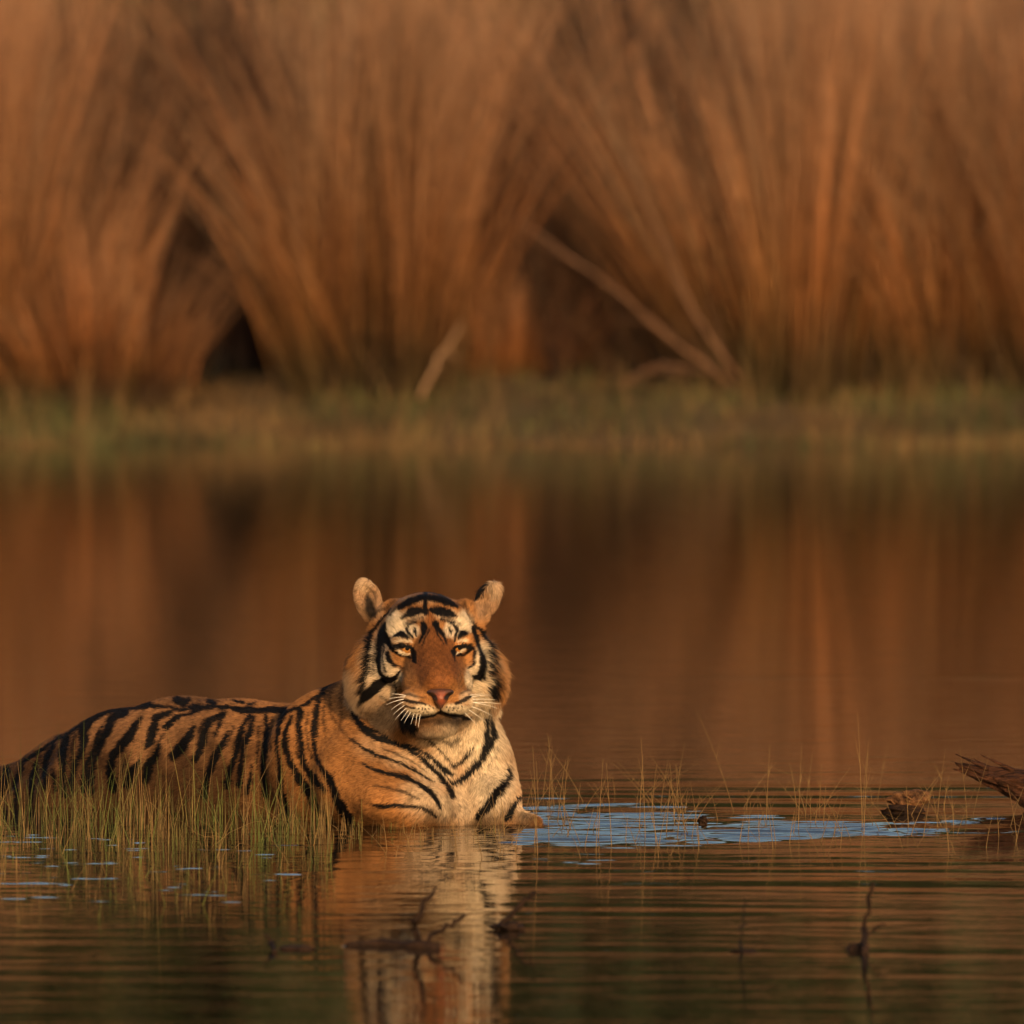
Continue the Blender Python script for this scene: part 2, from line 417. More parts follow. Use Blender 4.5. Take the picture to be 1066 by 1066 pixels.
clump(R_SHADE2, 915, 31.9, 0.6, 0.6, 'small shade-coloured reed heap between the two right tussocks', FRONT)
clump(R_FAN, -150, 31.6, 5.0, 1.0, 'reed tussock just past the left edge of the picture', FRONT)
meshes = (R_TALL, R_TALL2, R_FAN, R_TALL2, R_FAN2, R_TALL)
k = 0
for row, (Y, step, n, ph) in enumerate(((33.6, 150, 15, -520), (34.9, 140, 17, -600), (36.3, 150, 17, -640), (37.8, 170, 17, -760))):
    for i in range(n):
        px = ph + step * i + random.uniform(-45, 45)
        if row < 3 and (535 < px < 765 or 135 < px < 290): k += 1; continue
        clump(meshes[k % 6], px, Y + random.uniform(-.35, .35), random.uniform(0, 6.28), random.uniform(0.88, 1.0),
              'tall dry reed clump standing in the packed rows behind the front tussocks', 'reed clumps behind the front tussocks')
        k += 1

# broken stalks that cross the front of the reed bed
MAT_STALK = mat_col('reed_stalk', 0.7, 0.3, noise=(18, 0.25))
def stalk_thing(pts, r0, r1, col, label, kinks=5):
    p = np.array(pts); K = 9
    s = np.linspace(0, 1, len(p)); q = np.stack([np.interp(np.linspace(0, 1, K), s, p[:, c]) for c in range(3)], 1)
    q = q + np.concatenate((np.zeros((1, 3)), RNG.normal(0, 0.008, (K - 1, 3))))
    leaf_p, leaf_r = [q], [np.linspace(r0, r1, K)]
    for j in range(kinks):                                   # ragged leaf sheaths along the stalk
        a = q[min(K - 2, 1 + j)]; d = (q[-1] - q[0]) * RNG.uniform(.15, .3) + RNG.normal(0, 0.07, 3)
        leaf_p.append(np.array([a + d * t + np.array((0, 0, -0.05 * t * t)) for t in np.linspace(0, 1, K)])); leaf_r.append(np.linspace(r0 * .45, 0.002, K))
    o0 = q[0].copy()
    v, f, c = tubes(np.array(leaf_p), np.array(leaf_r), 6, np.array([col] * len(leaf_p)) * RNG.uniform(.75, 1.15, (len(leaf_p), 1)))
    o = link('broken_reed_stalk', mesh_from('broken_reed_stalk', v, f, MAT_STALK, c, origin=o0)); o.location = o0
    return tag(o, label, 'reed stalk', 'broken reed stalks')
pale, dull = (0.24, 0.14, 0.075), (0.13, 0.065, 0.035)
stalk_thing([P(437, 415, 32.20), P(458, 372, 32.25), P(482, 335, 32.35)], 0.014, 0.008, pale, 'short pale stalk leaning right at the foot of the wide reed fan')
stalk_thing([P(765, 405, 32.40), P(690, 345, 32.30), P(620, 285, 32.30), P(530, 225, 32.40)], 0.014, 0.006, dull, 'long brown stalk slanting up left across the dark hollow')
stalk_thing([P(770, 395, 32.50), P(725, 330, 32.50), P(690, 250, 32.55), P(650, 160, 32.60)], 0.014, 0.006, dull, 'arched stalk rising left from the upright tussock')
stalk_thing([P(640, 405, 32.40), P(690, 380, 32.30), P(740, 388, 32.30)], 0.014, 0.008, dull, 'bent stalk lying low under the dark hollow')

# ------------------------------------------------------------------ short grass fringe on the far shore
MAT_GRASS = mat_col('shore_grass', 0.7, 0.25, translucent=0.2)
def build_fringe():
    n = 26000; r = np.random.default_rng(9)
    x = r.uniform(-9, 9, n); y = 30.35 + 3.2 * r.beta(1.15, 1.3, n) + 0.12 * np.sin(2.1 * x)
    patch = Wob(12, 0.5, 2)(np.stack((x, y), 1))
    tall = r.uniform(size=n) < .08
    h = np.where(tall, r.uniform(.15, .34, n), r.uniform(0.04, 0.14, n)) * (1 + 0.45 * np.tanh(patch)); K = 4
    s = np.linspace(0, 1, K); d = r.normal(0, 0.35, (n, 2))
    z0 = 0.32 * sstep(30.7, 33.7, y) - 0.03
    pts = np.stack((x[:, None] + d[:, :1] * h[:, None] * s ** 1.5, y[:, None] + d[:, 1:] * h[:, None] * s ** 1.5, z0[:, None] + h[:, None] * s), -1)
    sa = r.uniform(0, np.pi, n); side = np.stack((np.cos(sa), np.sin(sa), 0 * sa), 1)
    g = (sstep(-0.6, 1.0, patch + r.normal(0, 0.6, n) + 0.15) * ~tall)[:, None]
    col = (np.array((0.20, 0.115, 0.045)) * (1 - g) + np.array((0.095, 0.098, 0.034)) * g) * r.uniform(0.5, 1.15, (n, 1)) * (1 + 0.35 * np.tanh(Wob(13, 0.8, 2)(np.stack((x, y), 1))))[:, None]
    v, f, c = ribbons(pts, r.uniform(0.003, 0.006, n)[:, None] * (1.1 - s)[None], side, col)
    o = link('shore_grass', mesh_from('shore_grass', v, f, MAT_GRASS, c, smooth=False))
    tag(o, 'short green and straw grass fringe along the far waterline', 'grass', kind='stuff')
build_fringe()

# ------------------------------------------------------------------ the tiger: one smooth body grown from blended volumes
TB = P(250, 850, 0.9); TB[2] = 0.0
A_ = lambda X, Y: (340 + X / 4.845, 580 + Y / 4.845)          # face sketch units
PR = []
def ell(px, py, Y, rx, ry, rz, k=0.03, op='u', tilt=0.0, yaw=0.0, pitch=0.0):
    th, ya, pi_ = math.radians(tilt), math.radians(yaw), math.radians(pitch)
    up = np.array((math.sin(th), 0, math.cos(th))); rt = np.array((math.cos(th), 0, -math.sin(th))); fw = np.array((0, 1.0, 0))
    rt, fw = rt * math.cos(ya) + fw * math.sin(ya), fw * math.cos(ya) - rt * math.sin(ya)
    up, fw = up * math.cos(pi_) + fw * math.sin(pi_), fw * math.cos(pi_) - up * math.sin(pi_)
    c = P(px, py, Y); R = max(rx, ry, rz) + k + 0.02
    PR.append(('e', op, k, c - R, c + R, (c, np.stack((rt, fw, up)), np.array((rx, ry, rz)))))
def cap(a, b, r0, r1, k=0.03, op='u'):
    A, B = P(*a), P(*b); R = max(r0, r1) + k + 0.02
    PR.append(('c', op, k, np.minimum(A, B) - R, np.maximum(A, B) + R, (A, B, r0, r1)))

# trunk of the body, rump to withers
chain = [(-70, 852, 1.62, .06), (-20, 848, 1.55, .085), (8, 843, 1.48, .105), (40, 842, 1.40, .126), (80, 831, 1.33, .164), (130, 823, 1.22, .205),
         (190, 817, 1.10, .222), (250, 816, 0.97, .212), (300, 820, 0.87, .207), (352, 815, 0.80, .200)]
for (a, b) in zip(chain[:-1], chain[1:]):
    cap(a[:3], b[:3], a[3], b[3], 0.045)
ell(110, 835, 1.10, .19, .12, .15, 0.05, tilt=-12)               # thigh
ell(60, 850, 1.20, .16, .10, .10, 0.05)
ell(330, 795, 0.62, .13, .13, .16, 0.07)                          # shoulder blade
ell(388, 812, 0.45, .150, .14, .145, 0.08, tilt=10)
cap((365, 775, 0.66), (440, 775, 0.52), .155, .15, 0.08)                # near upper arm
ell(415, 832, 0.36, .130, .15, .085, 0.06, tilt=10)               # near forearm
ell(448, 790, 0.55, .165, .15, .19, 0.06)                         # breast
cap((440, 800, 0.50), (470, 850, 0.36), .10, .05, 0.05)
ell(500, 805, 0.52, .088, .12, .15, 0.05, tilt=-10)               # far upper arm
ell(512, 836, 0.44, .072, .12, .085, 0.04, tilt=-8)
cap((515, 850, 0.42), (556, 857, 0.34), .043, .018, 0.03)         # far foreleg along the water
cap((405, 745, 0.66), (445, 748, 0.50), .125, .150, 0.06)          # neck
cap((356, 797, 0.80), (412, 744, 0.64), .160, .115, 0.06)
# head
ell(443, 670, 0.34, .128, .14, .128, 0.03)
ell(445, 652, 0.255, .098, .07, .075, 0.04)                       # brow
ell(404, 702, 0.35, .080, .09, .105, 0.05)                        # cheek ruffs
ell(484, 700, 0.36, .072, .09, .100, 0.05)
ell(448, 730, 0.36, .105, .12, .088, 0.05)
ell(418, 692, 0.235, .050, .055, .050, 0.03)                      # cheek bones
ell(483, 690, 0.245, .045, .055, .050, 0.03)
cap((450, 663, 0.205), (458, 711, 0.055), (.046), .044, 0.030)      # bridge of the nose
ell(455, 713, 0.15, .088, .09, .058, 0.035)
ell(452, 694, 0.175, .062, .06, .06, 0.04)
ell(438, 731, 0.075, .055, .060, .035, 0.018, tilt=8)             # whisker pads
ell(475, 731, 0.080, .047, .058, .034, 0.018, tilt=-8)
ell(456, 753, 0.125, .038, .050, .027, 0.018)                     # chin
ell(451, 749, 0.22, .066, .10, .046, 0.04)                        # jaw
ell(424, 667, 0.185, .038, .030, .020, 0.018, tilt=-6)            # brow ridges
ell(480, 667, 0.195, .034, .030, .020, 0.018, tilt=6)
# mouth and philtrum grooves
for a, b in (((425, 749), (440, 747)), ((440, 747), (452, 744.5)), ((452, 744.5), (459, 740)), ((459, 740), (466, 744)), ((466, 744), (480, 745.5)), ((480, 745.5), (490, 748))):
    Y0 = 0.015 + 0.0022 * abs((a[0] + b[0]) / 2 - 458) ** 1.1
    cap((*a, Y0), (*b, Y0), .006, .006, 0.006, 's')
cap((458.5, 734, 0.004), (459, 741, 0.004), .004, .004, 0.006, 's')
# eye sockets and lids
EYES = ((422.8, 674.3, 0.168, .0200), (477.6, 674.0, 0.178, .0190))
for sx, (ex, ey, eY, er) in zip((1, -1), EYES):
    ell(ex, ey + 1.0, eY - 0.022, .0200, .032, .0074, 0.005, 's', tilt=9 * sx)
    w = 8.3
    for (x0, y0, x1, y1, rr) in ((-w, 0.3, -3, -1.5, .0058), (-3, -1.5, 4, -0.8, .0072), (4, -0.8, w + .5, 3.2, .0054),
                                 (-w, .5, -3, 4.0, .0035), (-3, 4.0, 4, 5.2, .0035), (4, 5.2, w + .5, 4.5, .004)):
        cap((ex + x0 * sx, ey + y0, eY - 0.012 + 0.0016 * abs(x0)), (ex + x1 * sx, ey + y1, eY - 0.012 + 0.0016 * abs(x1)), rr, rr, 0.006)
# ears
ell(*A_(208, 212), 0.350, .032, .018, .054, 0.011, tilt=-17, yaw=-8)
ell(*A_(209, 212), 0.322, .0245, .036, .044, 0.006, 's', tilt=-17, yaw=-14)
cap((*A_(268, 290), 0.36), (*A_(300, 310), 0.35), .026, .05, 0.02)
ell(*A_(806, 220), 0.360, .027, .018, .055, 0.012, tilt=31, yaw=24)
ell(*A_(812, 225), 0.334, .0195, .034, .045, 0.006, 's', tilt=31, yaw=26)
cap((*A_(755, 300), 0.37), (*A_(710, 315), 0.35), .024, .05, 0.02)

def prim_d(kind, par, q):
    if kind == 'e':
        c, R, r = par
        loc = (q - c) @ R.T.astype(q.dtype)
        k0 = np.linalg.norm(loc / r, axis=-1); k1 = np.linalg.norm(loc / (r * r), axis=-1) + 1e-9
        return k0 * (k0 - 1) / k1
    A, B, r0, r1 = par
    ab = B - A; t = np.clip(((q - A) @ ab) / (ab @ ab), 0, 1)
    return np.linalg.norm(q - (A + t[..., None] * ab), axis=-1) - (r0 + (r1 - r0) * t)
def blend(d, e, op, k):
    if op == 'u':
        h = np.clip(0.5 + 0.5 * (d - e) / k, 0, 1); return d * (1 - h) + e * h - k * h * (1 - h)
    h = np.clip(0.5 - 0.5 * (d + e) / k, 0, 1); return d * (1 - h) - e * h + k * h * (1 - h)
def sdf_pts(q):
    d = np.full(len(q), 0.5)
    for kind, op, k, lo, hi, par in PR:
        m = np.all((q > lo) & (q < hi), axis=1)
        if m.any(): d[m] = blend(d[m], prim_d(kind, par, q[m]), op, k)
    return d
def sdf_grad(q, e=0.0012):
    g = np.empty_like(q)
    for a in range(3):
        o = np.zeros(3); o[a] = e
        g[:, a] = (sdf_pts(q + o) - sdf_pts(q - o)) / (2 * e)
    return g
def surface_nets(lo, hi, h):
    n = np.ceil((hi - lo) / h).astype(int) + 1
    ax = [lo[a] + h * np.arange(n[a]) for a in range(3)]
    D = np.full(n, 0.5, np.float32)
    for kind, op, k, l, u, par in PR:
        s = []
        for a in range(3):
            i0 = max(0, int((l[a] - lo[a]) / h)); i1 = min(n[a], int((u[a] - lo[a]) / h) + 2); s.append(slice(i0, max(i0, i1)))
        q = np.stack(np.meshgrid(ax[0][s[0]], ax[1][s[1]], ax[2][s[2]], indexing='ij'), -1)
        if q.size: D[tuple(s)] = blend(D[tuple(s)], prim_d(kind, par, q), op, k)
    S = D < 0
    cs = np.zeros(n - 1, np.int8)
    for a in (0, 1):
        for b in (0, 1):
            for c in (0, 1):
                cs += S[a:n[0] - 1 + a, b:n[1] - 1 + b, c:n[2] - 1 + c]
    act = np.argwhere((cs > 0) & (cs < 8))
    vid = np.full(n - 1, -1, np.int32); vid[tuple(act.T)] = np.arange(len(act))
    acc = np.zeros((len(act), 3)); cnt = np.zeros(len(act))
    corners = [np.array((a, b, c)) for a in (0, 1) for b in (0, 1) for c in (0, 1)]
    for i in range(8):
        for j in range(i + 1, 8):
            if np.abs(corners[i] - corners[j]).sum() != 1: continue
            d0 = D[tuple((act + corners[i]).T)]; d1 = D[tuple((act + corners[j]).T)]
            m = (d0 < 0) != (d1 < 0); t = np.where(m, d0 / np.where(m, d0 - d1, 1), 0)
            acc += np.where(m[:, None], corners[i] + t[:, None] * (corners[j] - corners[i]), 0); cnt += m
    V = lo + h * (act + acc / cnt[:, None])
    faces = []
    for a in range(3):
        b, c = (a + 1) % 3, (a + 2) % 3
        s0 = [slice(None)] * 3; s1 = [slice(None)] * 3; s0[a] = slice(0, -1); s1[a] = slice(1, None)
        for x in (b, c): s0[x] = slice(1, -1); s1[x] = slice(1, -1)
        d0, d1 = S[tuple(s0)], S[tuple(s1)]
        for flip, m in ((False, d0 & ~d1), (True, ~d0 & d1)):
            e = np.argwhere(m); off = np.array((0, 0, 0)); off[b] = 1; off[c] = 1; e = e + off
            eb, ec = np.eye(3, dtype=int)[b], np.eye(3, dtype=int)[c]
            qd = np.stack([vid[tuple((e - o).T)] for o in (eb + ec, ec, 0 * eb, eb)], 1)
            faces.append(qd[:, ::-1] if flip else qd)
    return V, np.concatenate(faces)

LO, HI = P(-110, 870, 0)[:], P(590, 590, 0)[:]
LO = np.array((LO[0], -0.10, -0.12)); HI = np.array((HI[0], 1.85, 0.70))
V0, Q0 = surface_nets(LO, HI, 0.0065)

def subdivide(V, Q):
    e = np.concatenate([np.sort(Q[:, [i, (i + 1) % 4]], 1) for i in range(4)])
    key = e[:, 0].astype(np.int64) * len(V) + e[:, 1]
    uk, inv = np.unique(key, return_inverse=True)
    em = (V[uk // len(V)] + V[uk % len(V)]) / 2
    fm = V[Q].mean(1)
    nQ = len(Q); ei = (inv.reshape(4, nQ) + len(V)); fi = np.arange(nQ) + len(V) + len(em)
    out = [np.stack((Q[:, i], ei[i], fi, ei[(i - 1) % 4]), 1) for i in range(4)]
    return np.concatenate((V, em, fm)), np.concatenate(out)
V1, Q1 = subdivide(V0, Q0)
for it in range(3):
    g = sdf_grad(V1); d = sdf_pts(V1)
    V1 = V1 - np.clip(d / (np.sum(g * g, 1) + 1e-6), -0.004, 0.004)[:, None] * g
N1 = sdf_grad(V1); N1 /= np.linalg.norm(N1, axis=1, keepdims=True) + 1e-9

# ---- coat pattern, drawn on the front chart
B_ = lambda X, Y: (320 + X / 5.922, 700 + Y / 5.922)
C_ = lambda X, Y: (420 + X / 5.922, 740 + Y / 5.922)
D_ = lambda X, Y: (160 + X / 5.922, 700 + Y / 5.922)
E_ = lambda X, Y: (0 + X / 5.922, 720 + Y / 5.922)
STROKES = []
def st(conv, sc, pts, strength=1.0, soft=0.7):
    STROKES.append((np.array([(*conv(x, y), w / sc * (1.3 if conv is A_ and len(pts) > 2 else 1.0 if conv is A_ else 1.38)) for x, y, w in pts]), strength, soft))
fa = lambda *p, **k: st(A_, 4.845, p, **k)
for p in (((370, 265, 8), (420, 238, 17), (480, 215, 14), (502, 213, 12)), ((505, 213, 13), (560, 222, 15), (610, 238, 17), (652, 258, 8)),
          ((388, 315, 7), (430, 287, 18), (480, 278, 15), (500, 285, 8)), ((530, 275, 10), (570, 283, 19), (610, 292, 17), (648, 308, 6)),
          ((500, 190, 10), (503, 240, 7), (505, 290, 12)), ((350, 205, 4), (420, 185, 6), (500, 178, 6)), ((520, 182, 7), (580, 196, 9), (635, 212, 5)),
          ((435, 165, 4), (500, 160, 5), (570, 165, 4)),
          ((460, 330, 5), (420, 345, 6), (405, 365, 6), (415, 390, 6), (435, 412, 4)), ((570, 322, 5), (620, 335, 6), (650, 362, 6), (658, 385, 6), (645, 420, 4)),
          ((450, 365, 5), (448, 388, 7), (453, 405, 3)), ((612, 358, 4), (622, 380, 7), (628, 395, 3)),
          ((490, 340, 9), (495, 365, 13), (488, 400, 6), (470, 440, 4)), ((545, 342, 13), (560, 368, 9), (590, 400, 6), (605, 440, 4)),
          ((520, 370, 3), (500, 410, 3), (485, 450, 2)), ((553, 375, 3), (575, 420, 3), (590, 445, 2)),
          ((350, 405, 7), (375, 392, 14), (412, 412, 7)), ((665, 412, 6), (688, 390, 16), (702, 394, 8)),
          ((330, 464, 8), (350, 456, 9), (375, 448, 10), (410, 450, 11), (436, 466, 9), (445, 487, 11), (447, 520, 9), (455, 535, 4)),
          ((346, 478, 7), (370, 494, 7), (400, 502, 6), (428, 508, 5)),
          ((640, 500, 6), (637, 474, 9), (655, 457, 10), (690, 448, 10), (720, 452, 7)), ((655, 500, 4), (690, 494, 8), (715, 472, 8), (725, 455, 6)), ((637, 480, 6), (645, 525, 4)),
          ((300, 345, 9), (292, 395, 20), (273, 450, 14), (268, 520, 12), (275, 575, 10), (300, 607, 10), (345, 608, 8), (380, 565, 4)),
          ((220, 682, 17), (260, 652, 20), (300, 620, 16), (350, 606, 9)), ((298, 395, 18), (328, 450, 11), (348, 468, 5)),
          ((330, 270, 4), (270, 330, 7), (240, 380, 7), (228, 470, 7), (222, 560, 8), (215, 640, 9), (215, 680, 10)),
          ((316, 488, 9), (322, 520, 10), (352, 550, 5)), ((297, 440, 3), (290, 520, 4), (310, 580, 3)), ((348, 612, 4), (354, 680, 5)),
          ((735, 362, 11), (750, 420, 10), (765, 480, 8), (775, 560, 9), (767, 595, 17), (742, 602, 9)),
          ((728, 328, 4), (775, 380, 7), (795, 440, 6), (805, 520, 6), (810, 600, 6), (803, 640, 10), (799, 668, 7)),
          ((720, 440, 5), (740, 480, 6), (735, 540, 6), (712, 562, 3))):
    fa(*p)
for p in (((275, 690, 6), (320, 722, 6)), ((690, 240, 5), (715, 290, 6), (742, 350, 5)), ((400, 690, 5), (440, 700, 6), (485, 712, 3)),
          ((672, 690, 5), (715, 672, 4)), ((250, 290, 4), (310, 262, 6), (345, 225, 4)), ((195, 380, 6), (180, 470, 6), (170, 540, 4)),
          ((590, 925, 6), (630, 936, 10), (672, 905, 6))):
    fa(*p, strength=0.75, soft=1.4)
for p in (((385, 715, 5), (420, 730, 6), (500, 745, 4)), ((395, 750, 4), (445, 758, 5)), ((650, 736, 7), (700, 716, 9), (728, 704, 4))):
    fa(*p, strength=0.95)
for (x, y) in ((462, 760), (482, 762), (500, 764), (518, 762), (470, 776), (490, 780), (510, 778), (605, 754), (622, 757), (640, 758), (660, 758), (680, 752), (618, 770), (638, 772), (658, 770), (520, 748), (535, 756)):
    fa((x, y, 3.2), (x + 3, y + 1, 3.2), soft=0.4)
for p in (((255, 420, 4), (246, 500, 5), (243, 590, 4)), ((360, 545, 4), (395, 560, 3)), ((690, 262, 5), (655, 240, 5)), ((325, 300, 5), (345, 275, 6), (372, 248, 4)),
          ((395, 345, 3), (440, 318, 4), (490, 315, 3)), ((575, 308, 3), (625, 322, 4), (668, 350, 3)), ((785, 470, 3), (790, 560, 4), (785, 620, 3))):
    fa(*p, strength=0.85, soft=0.9)
fa((398, 792, 9), (425, 822, 17), (455, 858, 13), soft=1.5)                                 # dark corner of the mouth
fa((425, 820, 6), (480, 806, 7), (540, 798, 7), (575, 777, 6), (620, 793, 7), (680, 800, 8), (718, 812, 6))
fa((573, 742, 4), (575, 776, 5))
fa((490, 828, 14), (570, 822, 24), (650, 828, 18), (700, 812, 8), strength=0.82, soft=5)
fa((130, 190, 5), (148, 260, 6), (170, 330, 5), strength=.8)                                 # dark ear rims
fa((140, 130, 6), (155, 105, 7), (185, 90, 8), (225, 105, 7), (255, 150, 4)); fa((742, 218, 11), (778, 172, 10), (815, 128, 8)); fa((725, 212, 14), (762, 165, 13), (800, 120, 10), (835, 100, 8), (872, 112, 5)); fa((205, 185, 6), (212, 220, 17), (220, 262, 22), (236, 295, 19), soft=3, strength=.95); fa((790, 300, 5), (800, 250, 4), strength=.5, soft=3)  # soft strokes: shade inside the ear hollows painted dark
bb = lambda *p, **k: st(B_, 5.922, p, **k)
for p in (((255, 160, 8), (290, 250, 14), (345, 345, 18), (430, 405, 16), (540, 430, 14), (640, 475, 13), (730, 550, 13), (800, 625, 14), (860, 700, 14), (890, 760, 12)),
          ((400, 350, 9), (470, 380, 8), (560, 420, 7), (690, 475, 7), (780, 535, 12), (840, 590, 14), (895, 628, 7)),
          ((680, 380, 3), (760, 420, 5), (830, 490, 5), (890, 560, 5)), ((800, 560, 4), (850, 630, 5), (900, 700, 4)),
          ((260, 400, 5), (340, 460, 6), (420, 510, 8), (500, 535, 7), (590, 570, 6), (680, 620, 6), (770, 680, 6)),
          ((350, 565, 4), (400, 595, 8), (470, 620, 10), (570, 640, 11), (680, 685, 12), (750, 730, 14), (800, 790, 10), (815, 830, 8)),
          ((420, 818, 10), (500, 825, 11), (580, 815, 9), (680, 825, 9), (740, 845, 7), (790, 880, 6)),
          ((215, 30, 8), (110, 105, 11), (80, 180, 8), (67, 300, 8), (66, 400, 5)), ((85, 130, 7), (45, 250, 8), (40, 400, 8), (60, 500, 8), (95, 585, 10), (150, 660, 18), (190, 780, 20), (260, 900, 26)),
          ((0, 580, 12), (60, 660, 14), (80, 700, 8))):
    bb(*p)
for p in (((195, 50, 12), (140, 120, 10), (150, 260, 7), (260, 400, 5)), ((330, 785, 4), (420, 818, 7)), ((240, 60, 9), (215, 160, 7), (215, 330, 6))):
    bb(*p, strength=0.75, soft=2.2)  # soft neck strokes: grey stripes plus painted shade beside the ruff
cc_ = lambda *p, **k: st(C_, 5.922, p, **k)
for p in (((310, 440, 12), (380, 400, 18), (440, 330, 22), (490, 240, 15), (505, 150, 13), (500, 60, 10), (488, 0, 8)), ((460, 300, 8), (525, 210, 12), (545, 130, 13), (530, 60, 10), (510, 0, 6)),
          ((300, 340, 7), (350, 310, 10), (400, 250, 9), (430, 205, 4)),
          ((460, 650, 15), (530, 570, 20), (590, 480, 20), (630, 400, 14), (640, 330, 8)), ((640, 655, 16), (670, 590, 14), (710, 510, 8))):
    cc_(*p)
cc_((520, 330, 4), (560, 260, 6), (580, 200, 4), strength=.6, soft=1.5)
cc_((260, 520, 10), (300, 640, 20), strength=.55, soft=4)
dd = lambda *p, **k: st(D_, 5.922, p, **k)
for p in (((0, 210, 8), (100, 215, 6), (180, 235, 6), (260, 215, 14), (380, 215, 10), (480, 220, 14), (560, 240, 14), (660, 235, 14), (760, 235, 16), (850, 235, 10), (950, 200, 8), (1066, 110, 8)),
          ((145, 175, 18), (185, 195, 20), (230, 175, 10)), ((345, 180, 10), (375, 190, 14)), ((500, 180, 6), (560, 190, 8)), ((590, 205, 8), (630, 195, 6)),
          ((165, 265, 12), (120, 300, 14), (80, 335, 12)), ((300, 235, 8), (200, 265, 8), (185, 262, 6)),
          ((255, 340, 8), (220, 400, 22), (170, 470, 26), (120, 520, 20)), ((440, 260, 14), (360, 290, 16), (320, 360, 18), (300, 440, 22), (280, 500, 20), (255, 540, 14)),
          ((430, 270, 10), (410, 330, 10), (375, 395, 6)), ((460, 370, 8), (430, 440, 16), (390, 510, 20), (360, 570, 20), (330, 650, 16), (315, 760, 18)),
          ((600, 275, 12), (550, 340, 12), (530, 420, 16), (500, 520, 12), (480, 600, 14), (450, 700, 14)), ((625, 280, 10), (600, 370, 14), (560, 450, 14), (540, 580, 12), (530, 700, 14)),
          ((700, 270, 10), (705, 350, 14), (695, 450, 16), (680, 560, 14), (690, 680, 16), (690, 760, 14)), ((610, 570, 6), (600, 650, 10), (580, 740, 12)),
          ((810, 245, 18), (780, 320, 12), (765, 420, 12), (770, 520, 10), (785, 650, 12), (790, 740, 12)),
          ((860, 270, 10), (825, 350, 12), (815, 450, 14), (850, 560, 16), (900, 650, 20), (960, 740, 18), (990, 830, 16)),
          ((910, 240, 16), (900, 320, 14), (910, 430, 14), (930, 550, 14), (980, 640, 14), (1060, 720, 14)),
          ((1040, 140, 8), (1010, 220, 8), (1005, 330, 7), (985, 420, 7), (1010, 520, 9), (1050, 600, 12)), ((800, 760, 14), (830, 850, 18), (860, 940, 16))):
    dd(*p)
ee = lambda *p, **k: st(E_, 5.922, p, **k)
for p in (((50, 480, 18), (25, 580, 18), (5, 680, 16)), ((-60, 500, 18), (-80, 620, 16)), ((140, 440, 10), (250, 370, 10), (330, 310, 10), (420, 265, 10), (520, 195, 10), (620, 145, 14), (720, 110, 14), (800, 100, 12), (900, 95, 12), (1000, 95, 8)),
          ((140, 470, 14), (105, 560, 12), (105, 680, 12), (130, 740, 12)), ((225, 440, 10), (205, 530, 16), (195, 640, 14), (190, 700, 10)),
          ((340, 330, 12), (290, 410, 16), (285, 500, 12), (280, 600, 10)), ((330, 480, 6), (340, 560, 10), (345, 610, 8)),
          ((415, 290, 20), (395, 370, 22), (395, 450, 18), (390, 520, 14), (400, 640, 14)), ((570, 190, 12), (525, 230, 22), (520, 320, 24), (500, 390, 14), (460, 470, 12), (440, 560, 14), (450, 640, 10)),
          ((630, 220, 8), (600, 310, 10), (570, 390, 10), (530, 470, 12), (520, 600, 20)), ((760, 130, 16), (690, 180, 22), (670, 240, 22), (630, 310, 16), (600, 400, 12), (570, 480, 16), (560, 620, 18)),
          ((730, 160, 12), (790, 130, 16)), ((880, 160, 8), (840, 210, 16), (800, 280, 24), (740, 350, 24), (700, 400, 20), (680, 500, 22), (700, 600, 20)),
          ((1066, 130, 12), (970, 160, 18), (950, 230, 24), (930, 310, 20), (905, 350, 8)), ((1066, 180, 12), (1020, 225, 14)),
          ((990, 330, 10), (960, 400, 18), (920, 460, 24), (900, 540, 22)), ((860, 430, 8), (820, 480, 18), (790, 580, 18)),
          ((760, 70, 10), (840, 65, 14), (900, 72, 14), (960, 85, 8))):
    ee(*p)
for p in (((345, 270, 5), (300, 330, 7), (280, 380, 5)), ((500, 330, 5), (470, 420, 6), (450, 480, 4)), ((660, 330, 5), (650, 430, 7), (640, 520, 6), (645, 600, 4)), ((740, 280, 5), (732, 380, 6), (730, 480, 5)),
          ((880, 400, 5), (895, 500, 6), (930, 590, 6), (990, 680, 5)), ((960, 240, 5), (950, 330, 6), (955, 430, 6), (985, 530, 5)), ((60, 380, 5), (30, 440, 8), (5, 500, 6))):
    dd(*p, strength=0.85)
for p in (((475, 260, 6), (455, 330, 8), (450, 400, 7), (440, 450, 4)), ((255, 400, 5), (245, 480, 7), (240, 560, 5)), ((620, 330, 6), (590, 420, 8), (560, 500, 7)), ((780, 420, 5), (760, 470, 8), (740, 540, 8))):
    ee(*p, strength=0.85)
for p in (((150, 90, 6), (115, 160, 7), (105, 280, 6), (120, 400, 5)), ((420, 700, 4), (520, 715, 6), (620, 745, 7), (690, 780, 5)), ((470, 470, 4), (560, 505, 5), (650, 555, 5), (730, 615, 4))):
    bb(*p, strength=0.75)
